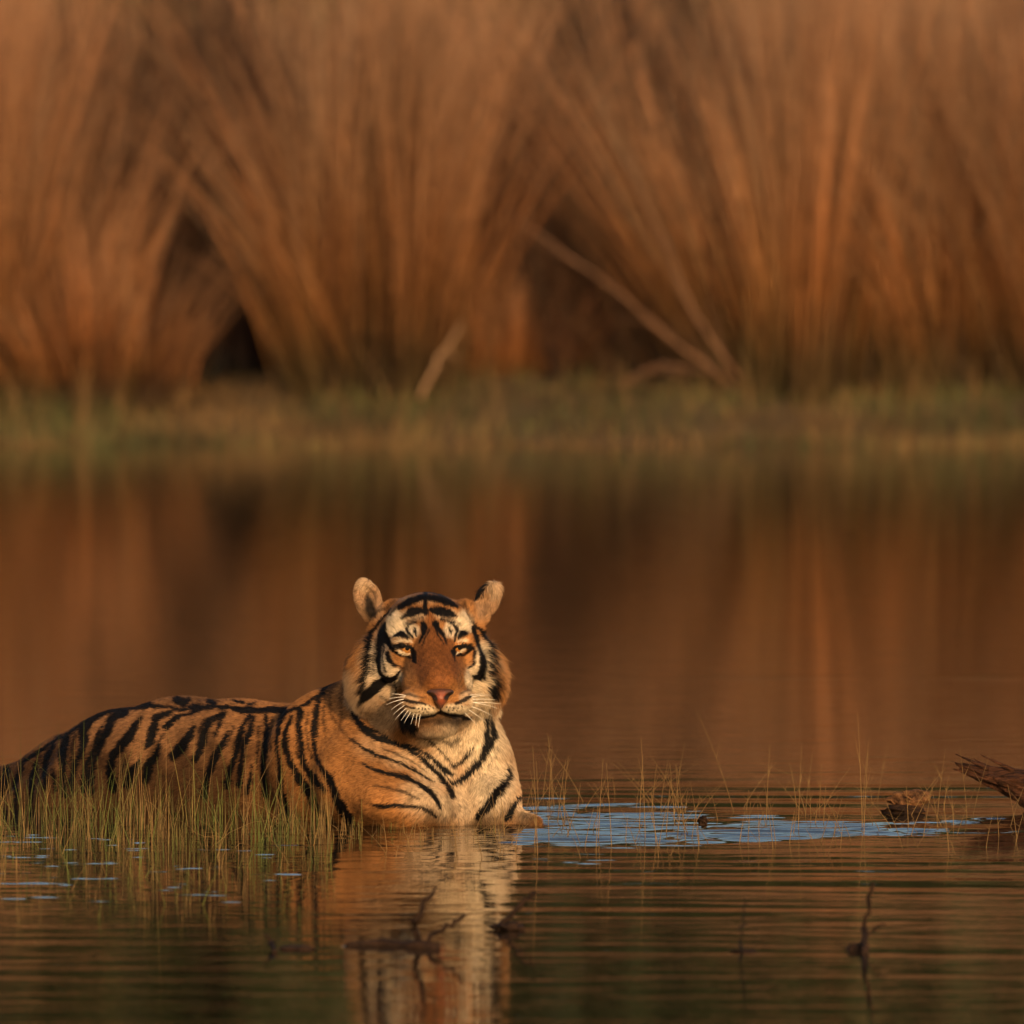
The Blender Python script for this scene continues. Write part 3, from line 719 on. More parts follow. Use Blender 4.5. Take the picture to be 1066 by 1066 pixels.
# cream patches: (px, py, rx, ry, strength)
CREAM = [(*A_(x, y), a / 4.845, b / 4.845, s) for x, y, a, b, s in ((355, 340, 58, 80, 1), (420, 375, 60, 45, 1), (690, 335, 52, 72, 1), (630, 375, 48, 45, 1), (250, 560, 50, 150, .6), (300, 560, 45, 95, .9),
         (305, 680, 60, 55, .6), (785, 560, 28, 135, .85), (770, 520, 34, 105, .9), (745, 640, 42, 60, .9), (440, 300, 80, 34, .5), (600, 300, 70, 34, .5), (500, 225, 150, 26, .22))] + [(416, 655, 17, 13, 1), (474, 655, 14, 12, 1), (432, 657, 7, 8, .9), (466, 656, 6, 8, .9), (402, 668, 12, 17, .5), (392, 690, 10, 26, .85), (403, 700, 12, 20, .9), (412, 704, 9, 14, .8),
         (500, 690, 9, 26, .95), (492, 705, 10, 18, .9), (439, 740, 20, 8, 1), (475, 739, 20, 7.5, 1), (426, 729, 12, 9, .4), (486, 727, 10, 9, .45), (456, 768, 26, 15, .6), (380, 735, 24, 26, .42), (372, 710, 14, 24, .35),
         (400, 745, 22, 18, .4), (500, 735, 16, 26, .9), (515, 690, 7, 24, .15), (500, 775, 34, 42, 1), (470, 775, 28, 28, .85), (510, 815, 34, 44, .95), (485, 830, 26, 36, .7),
         (545, 838, 18, 20, .6), (455, 800, 28, 26, .75), (445, 830, 30, 24, .6), (462, 838, 16, 20, .7), (425, 790, 26, 14, .45), (380, 606, 11, 12, .28), (514, 612, 8, 14, .32), (395, 775, 26, 18, .2)]
CREAM_ST = [(np.array([(*A_(x, y), w / 4.845) for x, y, w in p])) for p in (((358, 463, 4), (378, 480, 6), (405, 488, 6), (432, 492, 5)), ((650, 492, 5), (672, 478, 6), (705, 458, 5)),
            ((350, 432, 4), (385, 425, 7), (425, 428, 5)), ((655, 428, 4), (700, 424, 7)))]

def poly_mask(uv, pl, soft):
    out = np.zeros(len(uv)); wmax = pl[:, 2].max() + 2 * soft + 1
    lo, hi = pl[:, :2].min(0) - wmax, pl[:, :2].max(0) + wmax
    m = np.all((uv > lo) & (uv < hi), axis=1)
    if not m.any(): return out
    q = uv[m]; best = np.full(len(q), -99.0)
    for a, b in zip(pl[:-1], pl[1:]):
        ab = b[:2] - a[:2]; t = np.clip(((q - a[:2]) @ ab) / (ab @ ab + 1e-9), 0, 1)
        d = np.linalg.norm(q - (a[:2] + t[:, None] * ab), axis=1)
        best = np.maximum(best, a[2] + (b[2] - a[2]) * t - d)
    out[m] = sstep(-soft, soft, best)
    return out

N_MUD, N_TONE, N_EDGE1, N_EDGE2 = Wob(61, 9, 3), Wob(62, 4, 3), Wob(63, 26, 3), Wob(64, 26, 3)
def headmask(p):
    q = front_uv(p)
    r = np.hypot((q[:, 0] - 441) / np.where(q[:, 0] < 441, 79, 86), (q[:, 1] - 686) / np.where(q[:, 1] > 686, 80, 95))
    return sstep(1.03, 0.93, r) * sstep(0.58, 0.48, p[:, 1])
def coat(p, nrm, wobble=0.35, jit=None):
    """colour of the coat at points p with normals nrm"""
    uv = front_uv(p)
    if jit is not None: uv = uv + jit
    body = sstep(0.30, 0.55, np.linalg.norm(p - P(443, 690, .2), axis=1))
    uv = uv + np.stack((N_EDGE1(p), N_EDGE2(p)), 1) * (wobble + 0.1 * body)[:, None]
    tone = N_TONE(p)
    org = np.array((0.285, 0.127, 0.043)) * (1 + 0.12 * tone)[:, None]
    earm = (sstep(654, 640, uv[:, 1]) * np.maximum(sstep(404, 396, uv[:, 0]), sstep(490, 498, uv[:, 0])))[:, None]
    org = org * (1 - 0.75 * earm) + np.array((0.30, 0.19, 0.115)) * 0.75 * earm
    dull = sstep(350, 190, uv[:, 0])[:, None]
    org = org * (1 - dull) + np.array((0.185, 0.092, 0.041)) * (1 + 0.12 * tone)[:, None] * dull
    cream = np.array((0.58, 0.465, 0.325))
    c = np.zeros(len(p))
    hm = headmask(p)
    for x, y, rx, ry, s in CREAM:
        if x < 415 and 690 < y < 760: s = s * hm
        r = np.hypot((uv[:, 0] - x) / rx, (uv[:, 1] - y) / ry); c = np.maximum(c, s * (sstep(1.1, 0.55, r) if y < 760 else sstep(1.35, 0.25, r)))
    # the nose bridge and forehead centre stay rufous
    br = poly_mask(uv, np.array([(448, 640, 3), (450, 662, 7), (453, 690, 13), (456, 708, 14), (458, 716, 9)]), 4)
    c = c * (1 - br)
    for x, y, rx, ry in ((385, 532, 62, 30), (697, 525, 36, 32)):
        q = A_(x, y); c = c * (1 - .9 * sstep(1.1, .7, np.hypot((uv[:, 0] - q[0]) / rx * 4.845, (uv[:, 1] - q[1]) / ry * 4.845)))
    for pl in CREAM_ST: c = np.maximum(c, poly_mask(uv, pl, 0.6))
    face = np.maximum(br, sstep(1.1, .6, np.hypot((uv[:, 0] - 455) / 30, (uv[:, 1] - 690) / 34)))[:, None]
    org = org * (1 - face * np.array((0.36, 0.47, 0.52)))
    col = org * (1 - c)[:, None] + cream * c[:, None]
    k = np.zeros(len(p))
    for pl, s, soft in STROKES: k = np.maximum(k, s * poly_mask(uv, pl, soft))
    # far side and top, where the drawn stripes do not reach: loose bands
    back = sstep(0.10, 0.45, nrm[:, 1]) * body
    band = sstep(0.35, 0.6, np.sin(2 * np.pi * (p[:, 0] * 0.86 - p[:, 1] * 0.5 + 0.05 * N_TONE(p * 0.6)) / 0.085))
    k = k * (1 - back) + band * back
    earback = (nrm[:, 1] > 0.35) & (uv[:, 1] < 652)
    k = np.where(earback, 0.95, k)
    col = col * (1 - k)[:, None] + np.array((0.006, 0.005, 0.005)) * k[:, None]
    wet = sstep(0.235, 0.10, p[:, 2] + 0.03 * N_MUD(p)) * sstep(335, 240, uv[:, 0]) + 0.75 * sstep(0.07, 0.005, p[:, 2] + 0.018 * N_MUD(p) + 0.012 * N_EDGE1(p)) * sstep(240, 335, uv[:, 0])
    col = col * (1 - 0.72 * np.clip(wet, 0, 1))[:, None]
    return col

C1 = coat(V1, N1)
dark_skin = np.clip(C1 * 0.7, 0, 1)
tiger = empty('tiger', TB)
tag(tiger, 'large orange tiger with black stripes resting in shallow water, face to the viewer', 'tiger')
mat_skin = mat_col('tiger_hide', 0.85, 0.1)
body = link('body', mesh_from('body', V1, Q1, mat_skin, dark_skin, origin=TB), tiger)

# ---- fur
def build_fur():
    r = np.random.default_rng(77)
    a, b, c, d = (V1[Q1[:, i]] for i in range(4))
    area = 0.5 * np.linalg.norm(np.cross(c - a, d - b), axis=1)
    ctr = (a + b + c + d) / 4; nf = N1[Q1].mean(1)
    uvf = front_uv(ctr); hc = P(443, 690, .28)
    hd = np.linalg.norm(ctr - hc, axis=1)
    headw = headmask(ctr)
    dens = (15 + 62 * headw + 14 * sstep(.75, .35, hd)) * 1e4
    dens *= np.where(nf[:, 1] > 0.5, 0.45, 1.0) * (ctr[:, 2] > -0.03)
    cnt = r.poisson(area * dens)
    fi = np.repeat(np.arange(len(Q1)), cnt); n = len(fi)
    s, t = r.uniform(size=(2, n, 1))
    L = lambda X: (X[Q1[fi, 0]] * (1 - s) + X[Q1[fi, 1]] * s) * (1 - t) + (X[Q1[fi, 3]] * (1 - s) + X[Q1[fi, 2]] * s) * t
    root, nr = L(V1), L(N1); nr /= np.linalg.norm(nr, axis=1, keepdims=True)
    uv = front_uv(root); hw = headmask(root)[:, None]
    X, Yp = uv[:, 0], uv[:, 1]
    # keep the eyes and nose leather bare
    keep = np.ones(n, bool)
    for (ex, ey, eY, er), sx in zip(EYES, (1, -1)):
        keep &= ~((np.hypot((X - ex) / 7.8, (Yp - ey - 0.8) / 3.3) < 1) & (hw[:, 0] > .5))
    keep &= ~((np.hypot((X - 458.5) / 13, (Yp - 722) / 8.5) < 1) & (root[:, 1] < 0.10))
    # flow of the coat
    nose = P(457, 706, -0.04)
    fh = root - nose; fh /= np.linalg.norm(fh, axis=1, keepdims=True)
    side = np.where(X < 445, -1.0, 1.0)
    ruff = np.maximum(sstep(398, 376, X), sstep(494, 512, X)) * sstep(640, 670, Yp)
    ruff = np.maximum(ruff, 0.8 * sstep(735, 750, Yp) * sstep(440, 415, X)) * hw[:, 0]
    ear = sstep(655, 640, Yp) * np.maximum(sstep(405, 396, X), sstep(488, 496, X))
    fh = fh + ruff[:, None] * np.stack((0.5 * side, 0 * side - .15, -1.0 + 0 * side), 1) + ear[:, None] * np.stack((0.3 * side, 0 * side, 2.0 + 0 * side), 1)
    chest = sstep(430, 480, X)[:, None]
    fb = np.array((-0.75, 0.35, -0.42)) * (1 - chest) + np.array((0.1, 0.1, -1.0)) * chest
    fl = fh * hw + fb * (1 - hw)
    fl = fl + r.normal(0, 0.13, (n, 3)) + 0.26 * np.stack((Wob(81, 32)(root), Wob(82, 32)(root), Wob(83, 32)(root)), 1) * (0.45 + ruff)[:, None]
    fl -= nr * np.sum(fl * nr, 1, keepdims=True); fl /= np.linalg.norm(fl, axis=1, keepdims=True) + 1e-9
    dn = np.linalg.norm(root - P(457, 706, 0.0), axis=1)
    ln = (0.0045 + 0.010 * sstep(0.06, 0.25, dn)) * hw[:, 0] + 0.013 * (1 - hw[:, 0])
    ln += (0.052 - 0.014 * (X < 445)) * ruff - 0.004 * ear + 0.012 * sstep(752, 764, Yp) * hw[:, 0]
    ln += 0.010 * sstep(455, 500, X) * (1 - hw[:, 0]) * sstep(850, 800, Yp)
    ln *= r.uniform(0.6, 1.25, n)
    lift = 0.22 + 0.25 * ruff + 0.10 * ear + r.normal(0, 0.08, n) + 0.12 * hw[:, 0] * sstep(752, 764, Yp)
    K = 5; u = np.linspace(0, 1, K)
    ang = lift[:, None] * (1.35 - 0.75 * u[None])
    ds = ln[:, None] / (K - 1)
    tang = np.cumsum(np.concatenate((np.zeros((n, 1)), np.cos(ang[:, 1:]) * ds), 1), 1)
    norm = np.cumsum(np.concatenate((np.zeros((n, 1)), np.sin(ang[:, 1:]) * ds), 1), 1)
    pts = root[:, None] + fl[:, None] * tang[..., None] + nr[:, None] * norm[..., None]
    pts[..., 2] -= (0.10 * ln * ruff)[:, None] * u[None] ** 2
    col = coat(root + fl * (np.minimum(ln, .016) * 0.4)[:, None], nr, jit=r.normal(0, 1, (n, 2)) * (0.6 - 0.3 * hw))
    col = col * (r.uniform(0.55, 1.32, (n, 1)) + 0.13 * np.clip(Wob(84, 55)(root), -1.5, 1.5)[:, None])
    tip = r.uniform(size=n) < 0.06 * ruff
    pts, col, nr, ln, hw = pts[keep], col[keep], nr[keep], ln[keep], hw[keep]
    n = len(pts)
    pts = pts - TB
    cu = bpy.data.hair_curves.new('fur')
    cu.add_curves([K] * n)
    cu.position_data.foreach_set('vector', pts.astype(np.float32).ravel())
    ra = cu.attributes.get('radius') or cu.attributes.new('radius', 'FLOAT', 'POINT')
    rad = (0.00062 + 0.00016 * (1 - hw)) * (1.0 - 0.8 * u[None] ** 1.5)
    ra.data.foreach_set('value', rad.astype(np.float32).ravel())
    ca = cu.attributes.new('col', 'FLOAT_COLOR', 'CURVE'); c4 = np.ones((n, 4), np.float32); c4[:, :3] = np.clip(col, 0, 0.9)
    ca.data.foreach_set('color', c4.ravel())
    na = cu.attributes.new('skin_normal', 'FLOAT_VECTOR', 'CURVE'); na.data.foreach_set('vector', nr.astype(np.float32).ravel())
    m, nn, l, bs = new_mat('tiger_fur')
    at = nn.new('ShaderNodeAttribute'); at.attribute_name = 'col'; l.new(at.outputs['Color'], bs.inputs['Base Color'])
    a2 = nn.new('ShaderNodeAttribute'); a2.attribute_name = 'skin_normal'
    ge = nn.new('ShaderNodeNewGeometry')
    mx = nn.new('ShaderNodeMix'); mx.data_type = 'VECTOR'; mx.inputs[0].default_value = 0.55
    l.new(a2.outputs['Vector'], mx.inputs[4]); l.new(ge.outputs['Normal'], mx.inputs[5])
    vn = nn.new('ShaderNodeVectorMath'); vn.operation = 'NORMALIZE'; l.new(mx.outputs[1], vn.inputs[0]); l.new(vn.outputs[0], bs.inputs['Normal'])
    bs.inputs['Roughness'].default_value = 0.55; bs.inputs['Specular IOR Level'].default_value = 0.09
    cu.materials.append(m)
    link('fur', cu, tiger)
    print('fur strands', n)
build_fur()

# ---- eyes, nose, whiskers
def uv_sphere(nu=20, nv=14):
    th = np.linspace(0, np.pi, nv); ph = np.linspace(0, 2 * np.pi, nu, endpoint=False)
    T, H = np.meshgrid(th, ph, indexing='ij')
    v = np.stack((np.sin(T) * np.cos(H), np.sin(T) * np.sin(H), np.cos(T)), -1).reshape(-1, 3)
    i, j = np.meshgrid(np.arange(nv - 1), np.arange(nu), indexing='ij')
    f = np.stack((i * nu + j, (i + 1) * nu + j, (i + 1) * nu + (j + 1) % nu, i * nu + (j + 1) % nu), -1).reshape(-1, 4)
    return v, f
def cap_mesh(name, c, R, axis, half, mat, lift):
    """a disc-shaped cap lying on a ball of radius R"""
    axis = axis / np.linalg.norm(axis); u = np.cross(axis, (0, 0, 1.0)); u /= np.linalg.norm(u); w = np.cross(u, axis)
    rr = np.linspace(0.001, half, 6); ph = np.linspace(0, 2 * np.pi, 24, endpoint=False)
    Rr, H = np.meshgrid(rr, ph, indexing='ij')
    v = c + (R + lift) * (axis * np.cos(Rr)[..., None] + (u * np.cos(H)[..., None] + w * np.sin(H)[..., None]) * np.sin(Rr)[..., None])
    i, j = np.meshgrid(np.arange(5), np.arange(24), indexing='ij')
    f = np.stack((i * 24 + j, (i + 1) * 24 + j, (i + 1) * 24 + (j + 1) % 24, i * 24 + (j + 1) % 24), -1).reshape(-1, 4)
    return mesh_from(name, v.reshape(-1, 3), f, mat, origin=TB)
M_BALL = mat_plain('eye_ball', (0.03, 0.02, 0.012), 0.3, 0.3)
M_IRIS = mat_plain('eye_iris', (0.34, 0.15, 0.03), 0.35, 0.2, (260, (0.22, 0.08, 0.015), (1, 1, 1)))
M_PUPIL = mat_plain('eye_pupil', (0.004, 0.004, 0.004), 0.5, 0.03)
look = np.array((0.16, -1.0, 0.02))
sv, sf = uv_sphere()
for ex, ey, eY, er in EYES:
    c = P(ex, ey + 0.4, eY + 0.0062)
    eye = link('eye', mesh_from('eye', c + sv * er, sf, M_BALL, origin=TB), tiger)
    iris = link('iris', cap_mesh('iris', c, er, look, 0.62, M_IRIS, 0.0006), eye)
    link('pupil', cap_mesh('pupil', c, er, look, 0.27, M_PUPIL, 0.0012), eye)

def build_nose():
    global PR
    keepPR = PR; PR = []
    ell(458.5, 720.5, 0.030, .0345, .030, .0125, 0.008)
    ell(458.8, 727.0, 0.024, .0185, .026, .016, 0.012)
    cap((458.5, 727, 0.006), (459, 735, 0.010), .012, .006, 0.010)
    ell(449.5, 724.5, 0.000, .0115, .016, .0058, 0.004, 's', tilt=28)
    ell(467.5, 724.0, 0.000, .0105, .016, .0056, 0.004, 's', tilt=-28)
    c = P(458.5, 725, 0.03)
    v, q = surface_nets(c - 0.06, c + 0.06, 0.0022)
    PR = keepPR
    uv = front_uv(v)
    w = sstep(1.2, 0.4, np.hypot((uv[:, 0] - 459.5) / 8.5, (uv[:, 1] - 726.5) / 8))[:, None]
    col = np.array((0.075, 0.032, 0.02)) * (1 - w) + np.array((0.22, 0.055, 0.023)) * w
    nos = np.maximum(sstep(1.15, 0.7, np.hypot((uv[:, 0] - 449.0) / 7.4, (uv[:, 1] - 724.8 - 0.5 * (uv[:, 0] - 449)) / 4.0)),
                     sstep(1.15, 0.7, np.hypot((uv[:, 0] - 468.0) / 6.6, (uv[:, 1] - 724.2 + 0.5 * (uv[:, 0] - 468)) / 3.9)))[:, None]
    col = col * (1 - nos) + np.array((0.012, 0.008, 0.007)) * nos
    m = mat_col('nose_leather', 0.45, 0.4, noise=(220, 0.25), bump=0.25)
    link('nose', mesh_from('nose', v, q, m, col, origin=TB), tiger)
build_nose()

M_WHISK = mat_plain('whisker', (0.82, 0.76, 0.66), 0.4, 0.4)
def whisker(a, b, sag, Ya, Yb):
    A, B = P(*A_(*a), Ya), P(*A_(*b), Yb); t = np.linspace(0, 1, 8)[:, None]
    p = A * (1 - t) + B * t + np.array((0, 0, -1.0)) * sag * (t * t) + np.array((0, 0, 1)) * sag * t
    v, f, _ = tubes(p[None], np.linspace(0.0009, 0.00025, 8)[None], 5)
    link('whisker', mesh_from('whisker', v, f, M_WHISK, origin=TB), tiger)
for a, b, s in (((405, 700), (330, 690), .006), ((400, 715), (300, 745), .010), ((410, 722), (325, 770), .012), ((415, 735), (335, 795), .010), ((425, 745), (345, 820), .012),
                ((432, 750), (375, 825), .008), ((442, 760), (390, 838), .010), ((450, 764), (425, 842), .006), ((460, 770), (448, 850), .006), ((475, 778), (462, 860), .004),
                ((420, 705), (315, 715), .008)):
    whisker(a, b, s, 0.04, 0.03)
for a, b, s in (((705, 700), (790, 690), .004), ((700, 712), (830, 695), .008), ((705, 722), (850, 720), .010), ((700, 730), (860, 762), .012), ((690, 742), (835, 800), .012),
                ((685, 752), (800, 830), .010), ((670, 762), (760, 850), .008), ((700, 736), (880, 740), .010)):
    whisker(a, b, s, 0.05, 0.06)

# ------------------------------------------------------------------ marsh grass and stems in the near water
MAT_MARSH = mat_col('marsh_grass', 0.6, 0.3, noise=(60, 0.2), translucent=0.15)
def blade_set(root, h, lean, r0, col, K=6, kink=None, seed=0):
    r = np.random.default_rng(seed); n = len(root); s = np.linspace(0, 1, K)
    az = r.uniform(0, 2 * np.pi, n)
    dx = np.cos(az) * lean; dy = np.sin(az) * lean
    bend = s[None] * 0.6 + 0.4 * s[None] ** 2.2
    pts = np.stack((root[:, :1] + (dx * h)[:, None] * bend, root[:, 1:2] + (dy * h)[:, None] * bend, -0.06 + (h + 0.06)[:, None] * s[None] * np.sqrt(np.clip(1 - 0.5 * lean[:, None] ** 2 * s[None], .2, 1))), -1)
    return tubes(pts, r0[:, None] * (1.05 - 0.85 * s[None]), 3, col, cap=False)
def build_marsh():
    r = np.random.default_rng(5)
    n = 3180
    # picture position of each root, thinning out toward the viewer and to the right
    px = np.concatenate((r.uniform(-90, 365, 1750), 300 + 90 * r.beta(1, 2.2, 220), r.uniform(-90, 350, 950), r.uniform(355, 525, 260)))
    py = np.concatenate((845 + 42 * r.beta(1.3, 1.6, 1750), r.uniform(850, 880, 220), 872 + 95 * r.beta(1, 1.7, 950), r.uniform(857, 876, 260)))
    tuft = Wob(71, 1.0, 2, aniso=(1 / 40, 1 / 14))(np.stack((px, py), 1))
    ok = r.uniform(size=n) < 0.85 * sstep(-0.9, 0.9, tuft) + 0.10
    px, py = px[ok], py[ok]; n = len(px)
    root = np.array([W(a, b) for a, b in zip(px, py)])
    h = r.gamma(2.6, 0.030, n) * np.clip(1.25 - np.maximum(0, px - 220) / 420, .55, 1.3) * np.where(py > 880, .55, 1) * np.where(px > 345, .38, 1)
    h = np.clip(h, .02, .27)
    lean = np.abs(r.normal(0, 0.30, n)) + (r.uniform(size=n) < .12) * r.uniform(0.3, 1.0, n)
    g = sstep(-0.5, 0.7, Wob(72, 1.0, 2, aniso=(1 / 30, 1 / 30))(np.stack((px, py), 1)) + r.normal(0, .5, n))[:, None]
    col = (np.array((0.21, 0.130, 0.048)) * (1 - g) + np.array((0.10, 0.125, 0.028)) * g) * r.uniform(.3, 1.5, (n, 1))
    v, f, c = blade_set(root, h, lean, r.uniform(.0007, .0015, n), col, seed=3)
    o = link('marsh_grass', mesh_from('marsh_grass', v, f, MAT_MARSH, c))
    tag(o, 'olive and straw marsh grass standing in the water in front of the flank', 'grass', kind='stuff')
build_marsh()

def stem_mesh(seed, h, lean, kink=0.0):
    r = np.random.default_rng(seed); K = 9; s = np.linspace(0, 1, K)
    x = lean * h * s ** 1.4; z = -0.05 + (h + 0.05) * s
    if kink: x = x + np.where(s > .62, (s - .62) * kink * h, 0); z = z - np.where(s > .62, (s - .62) * abs(kink) * h * .55, 0)
    p = np.stack((x, 0.3 * lean * h * s, z), 1)
    P_, R_ = [p], [0.0011 * (1.1 - 0.75 * s)]
    b = p[5]; d = np.array((-(lean + .25) * h * .3, 0, h * .28))          # one narrow leaf
    P_.append(np.array([b + d * t for t in s])); R_.append(0.0007 * (1.05 - s))
    tone = r.uniform(.75, 1.2)
    v, f, c = tubes(np.array(P_), np.array(R_), 4, np.array((0.20, 0.120, 0.042))[None] * tone * np.ones((2, 1)), cap=False)
    return mesh_from('grass_stem', v, f, MAT_MARSH, c)
STEMS = [stem_mesh(1, .24, .10), stem_mesh(2, .20, -.16), stem_mesh(3, .17, .32), stem_mesh(4, .27, -.05), stem_mesh(5, .15, .05), stem_mesh(6, .20, -.55), stem_mesh(7, .21, -.12, -1.1)]
stem_spots = []
rs = random.Random(4)
for (x0, x1, y0, y1, n) in ((545, 720, 838, 893, 50), (700, 860, 838, 885, 34), (850, 1000, 835, 890, 30), (990, 1066, 838, 885, 9), (560, 690, 820, 845, 14), (1066, 1180, 838, 890, 14), (400, 545, 862, 895, 26)):
    for i in range(n):
        stem_spots.append((rs.uniform(x0, x1), rs.uniform(y0, y1), rs.randrange(6), rs.uniform(.25, .85) * (0.6 if x1 == 545 else 1)))
for (x, y, kind, sc) in stem_spots:
    o = link('grass_stem', STEMS[kind]); w = W(x, y)
    o.location = w; o.rotation_euler.z = rs.choice((0, math.pi)) + rs.uniform(-.6, .6); o.scale = (1, 1, sc)
    tag(o, 'single thin tan grass stem standing in the open water beside the tiger', 'grass stem', 'grass stems in the open water')
for (x, y, kind, rz, sc, lab) in ((768, 845, 5, 0, 1.35, 'long straight stem slanting steeply up left over the ripples'), (898, 862, 3, 0, 1.1, 'tallest straight stem, left of the brown wood lump'),
                                  (830, 840, 6, 0, .75, 'short kinked stem right of the bright ruffled water'), (1010, 850, 2, 0, 1.0, 'stem leaning right in front of the driftwood log'),
                                  (975, 850, 0, 0, .75, 'bright upright stem just right of the brown wood lump'), (672, 872, 3, .3, .95, 'upright stem at the right end of the stem cluster beside the paw'),
                                  (560, 890, 3, .1, 1.0, 'stout upright stem in front of the paw and bright water'), (700, 852, 1, 3.1, 1.0, 'stem leaning right beside the bright ruffled water')):
    o = link('grass_stem', STEMS[kind]); o.location = W(x, y); o.rotation_euler.z = rz; o.scale = (1, 1, sc)
    tag(o, lab, 'grass stem', 'grass stems in the open water')

# ------------------------------------------------------------------ driftwood
MAT_WOOD = mat_plain('wet_driftwood', (0.020, 0.010, 0.006), 0.85, 0.12, (14, (0.105, 0.042, 0.021), (1, 8, 8)), 0.9)
MAT_ROT = mat_plain('rotten_wood', (0.022, 0.011, 0.006), 0.95, 0.1, (34, (0.22, 0.105, 0.048), (1, 1, 1)), 1.0)
MAT_TWIG = mat_plain('wet_twig', (0.010, 0.006, 0.005), 0.8, 0.10, (40, (0.034, 0.018, 0.011), (1, 1, 1)), 0.5)

def build_log():
    A, B = P(1004, 799, 0.95), P(1250, 884, 0.75)
    ax = (B - A); Ln = np.linalg.norm(ax); ax /= Ln
    u = np.cross(ax, (0, 0, 1.0)); u /= np.linalg.norm(u); w = np.cross(u, ax)
    nt, na = 90, 60
    t = np.linspace(0, 1, nt); a = np.linspace(0, 2 * np.pi, na, endpoint=False)
    T, Aa = np.meshgrid(t, a, indexing='ij')
    wob = Wob(91, 1.0, 3)
    ridge = np.abs(np.sin(5.0 * Aa + 1.2 * np.sin(6 * T) + 0.8 * wob(np.stack((T * 7, np.cos(Aa), np.sin(Aa)), -1)))) ** 0.7
    R = (0.012 + 0.044 * sstep(0.0, 0.35, T) + 0.02 * T) * (0.78 + 0.34 * ridge) * (1 + 0.12 * wob(np.stack((T * 4, np.cos(Aa) * .6, np.sin(Aa) * .6), -1)))
    start = -0.030 * ridge * np.cos(2 * Aa + .6) * (1 - sstep(0, 0.18, T)) - 0.02 * np.sin(5 * Aa) * (1 - sstep(0, .12, T))   # splintered tip
    v = A + ax * (T * Ln + start)[..., None] + (u * np.cos(Aa)[..., None] * 1.15 + w * np.sin(Aa)[..., None] * 0.85) * R[..., None]
    v = v.reshape(-1, 3)
    i, j = np.meshgrid(np.arange(nt - 1), np.arange(na), indexing='ij')
    f = np.stack((i * na + j, (i + 1) * na + j, (i + 1) * na + (j + 1) % na, i * na + (j + 1) % na), -1).reshape(-1, 4)
    v = np.concatenate((v, A[None] + ax * 0.03))
    tipf = np.stack((np.full(na, len(v) - 1), np.arange(na), (np.arange(na) + 1) % na), 1)
    o0 = np.array((B[0], B[1], 0.0))
    root = empty('driftwood_log', o0)
    tag(root, 'dark ridged driftwood log rising from the water at the right edge', 'log')
    link('trunk', mesh_from('trunk', v, [f, tipf], MAT_WOOD, origin=o0), root)
    for k in range(7):                                       # splinters of peeling wood
        a0 = RNG.uniform(-.3, 2.6); t0 = RNG.uniform(0.05, 0.4)
        rr = (0.013 + 0.060 * float(sstep(0.0, 0.45, np.array(t0)))) * 0.95
        base = A + ax * t0 * Ln + (u * math.cos(a0) + w * math.sin(a0)) * rr
        d = -ax * RNG.uniform(.06, .13) + (u * math.cos(a0) + w * math.sin(a0)) * 0.012
        q = np.array([base + d * s for s in np.linspace(0, 1, 6)])
        vv, ff, _ = tubes(q[None], np.linspace(.007, .0015, 6)[None], 5)
        link('splinter', mesh_from('splinter', vv, ff, MAT_WOOD, origin=o0), root)
build_log()

def blob(center, rad, seed, amp, freq):
    v, f = uv_sphere(44, 30)
    wob, wob2 = Wob(seed, freq, 3), Wob(seed + 1, freq * 3.1, 3)
    r = 1 + amp * wob(v) + amp * 0.45 * wob2(v)
    return center + v * r[:, None] * np.array(rad), f
def build_lump():
    w0 = W(945, 846)
    root = empty('wood_lump', w0)
    tag(root, 'small crumbling brown lump of rotten wood among stems left of the log', 'wood lump')
    v, f = blob(w0 + np.array((0.005, 0, .030)), (.044, .036, .023), 17, .26, .62)
    link('rotten_core', mesh_from('rotten_core', v, f, MAT_ROT, origin=w0), root)
    v, f = blob(w0 + np.array((-.012, -.02, .004)), (.052, .042, .016), 9, .20, .5)
    link('dark_base', mesh_from('dark_base', v, f, MAT_TWIG, origin=w0), root)
    for k in range(6):
        d = np.array((RNG.uniform(-.05, .05), RNG.uniform(-.03, .0), RNG.uniform(.01, .05))); b = w0 + np.array((RNG.uniform(-.04, .04), -.03, .025))
        q = np.array([b + d * s for s in np.linspace(0, 1, 5)])
        vv, ff, _ = tubes(q[None], np.linspace(.0035, .001, 5)[None], 5)
        link('wood_fibre', mesh_from('wood_fibre', vv, ff, MAT_ROT, origin=w0), root)
build_lump()

def limb(name, pts, r0, r1, mat, parent, org, K=12, jitter=.003):
    p = np.array(pts); s = np.linspace(0, 1, len(p)); tt = np.linspace(0, 1, K)
    q = np.stack([np.interp(tt, s, p[:, c]) for c in range(3)], 1) + RNG.normal(0, jitter, (K, 3))
    rr = np.linspace(r0, r1, K) * RNG.uniform(.82, 1.2, K)
    v, f, _ = tubes(q[None], rr[None], 8)
    return link(name, mesh_from(name, v, f, mat, origin=org), parent)
def up(px, py, base):
    """point above the water at picture position (px, py), at the depth of the water point base"""
    return P(px, py, base[1])

b0 = W(420, 986); br = empty('floating_branch', b0)
tag(br, 'dark waterlogged branch floating in front of the tiger reflection, twigs raised', 'branch')
limb('main_limb', [W(360, 985), W(395, 984), W(430, 986), W(458, 987)], .009, .013, MAT_TWIG, br, b0)
limb('twig', [W(436, 985), up(432, 966, b0), up(440, 945, b0), up(455, 925, b0)], .008, .004, MAT_TWIG, br, b0)
limb('twig', [W(440, 986), up(455, 972, b0), up(470, 961, b0), up(484, 953, b0)], .007, .004, MAT_TWIG, br, b0)

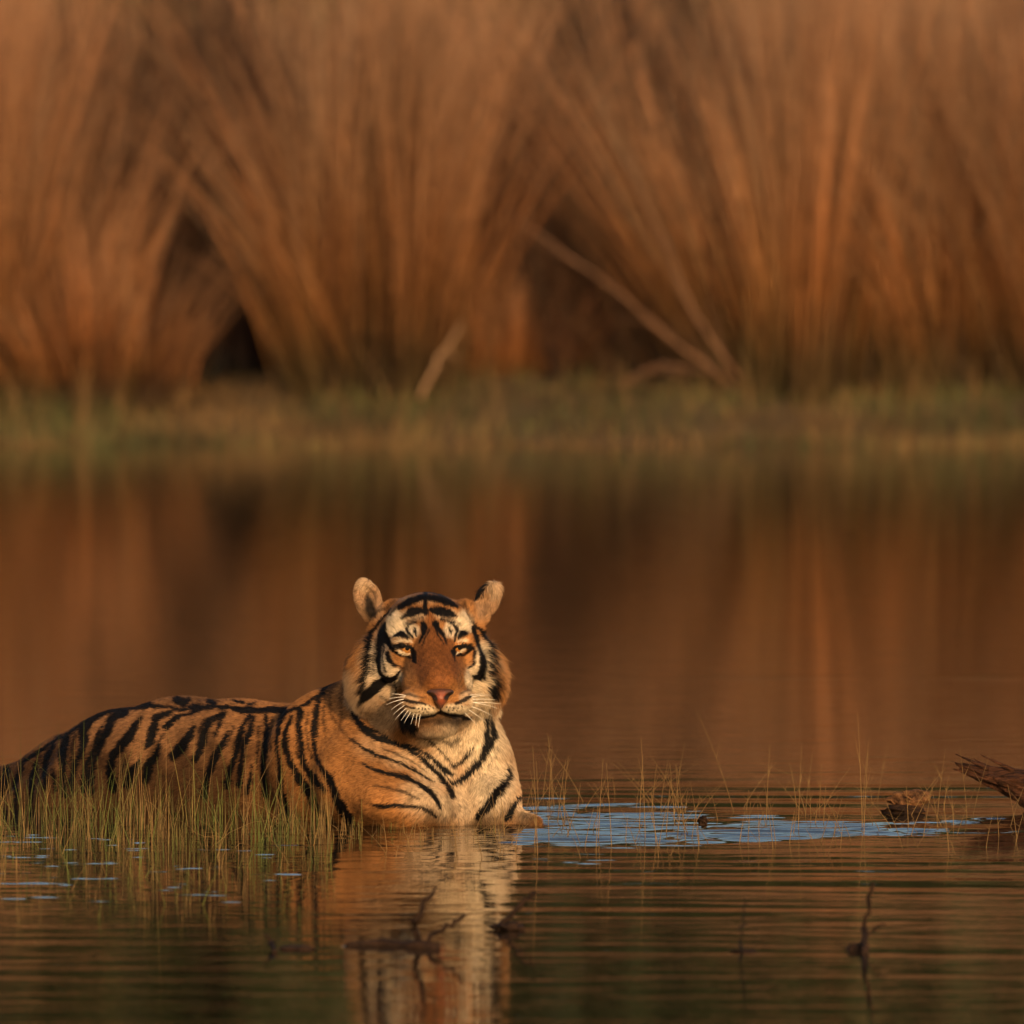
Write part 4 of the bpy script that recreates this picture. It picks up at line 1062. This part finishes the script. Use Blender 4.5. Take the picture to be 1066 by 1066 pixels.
b1 = W(530, 968); sn = empty('snag', b1)
tag(sn, 'small dark snag with one thin stick slanting up right', 'snag')
v, f = blob(b1 + np.array((.0, 0, .004)), (.035, .03, .014), 15, .25, .5)
link('stump', mesh_from('stump', v, f, MAT_TWIG, origin=b1), sn)
limb('twig', [W(519, 968), up(528, 956, b1), up(545, 940, b1), up(558, 929, b1)], .007, .005, MAT_TWIG, sn, b1)

b2 = W(897, 988); tw = empty('upright_twig', b2)
tag(tw, 'brown twig standing upright in the water at lower right', 'twig')
limb('stem', [W(900, 992), up(899, 970, b2), up(903, 948, b2), up(908, 918, b2)], .0085, .004, MAT_TWIG, tw, b2)
limb('side_shoot', [up(900, 975, b2), up(912, 966, b2), up(922, 962, b2)], .004, .002, MAT_TWIG, tw, b2)
v, f = blob(b2 + np.array((-.012, -.02, .002)), (.020, .022, .013), 25, .2, .5)
link('knot', mesh_from('knot', v, f, MAT_TWIG, origin=b2), tw)

b3 = W(285, 988); t3 = empty('bent_twig', b3)
tag(t3, 'short reddish bent twig poking from the water at lower left', 'twig')
limb('stem', [W(287, 992), up(283, 982, b3), up(277, 973, b3)], .006, .003, MAT_TWIG, t3, b3)
v, f = blob(b3 + np.array((.045, .0, .0)), (.035, .03, .008), 35, .2, .5)
link('float_leaf', mesh_from('float_leaf', v, f, MAT_TWIG, origin=b3), t3)

b4 = W(773, 990); t4 = empty('thin_reed', b4)
tag(t4, 'thin pale reed standing alone in the dark foreground water', 'reed')
limb('stem', [W(773, 991), up(772, 965, b4), up(774, 938, b4)], .003, .0015, MAT_STALK, t4, b4)
v, f = blob(b4, (.025, .02, .004), 45, .2, .5); link('float_leaf', mesh_from('float_leaf', v, f, MAT_TWIG, origin=b4), t4)

b5 = W(732, 858); t5 = empty('seed_husk', b5)
tag(t5, 'tiny dark husk floating on the bright ruffled water', 'husk')
v, f = blob(b5 + np.array((0, 0, .008)), (.012, .012, .014), 55, .25, .5); link('shell', mesh_from('shell', v, f, MAT_TWIG, origin=b5), t5)
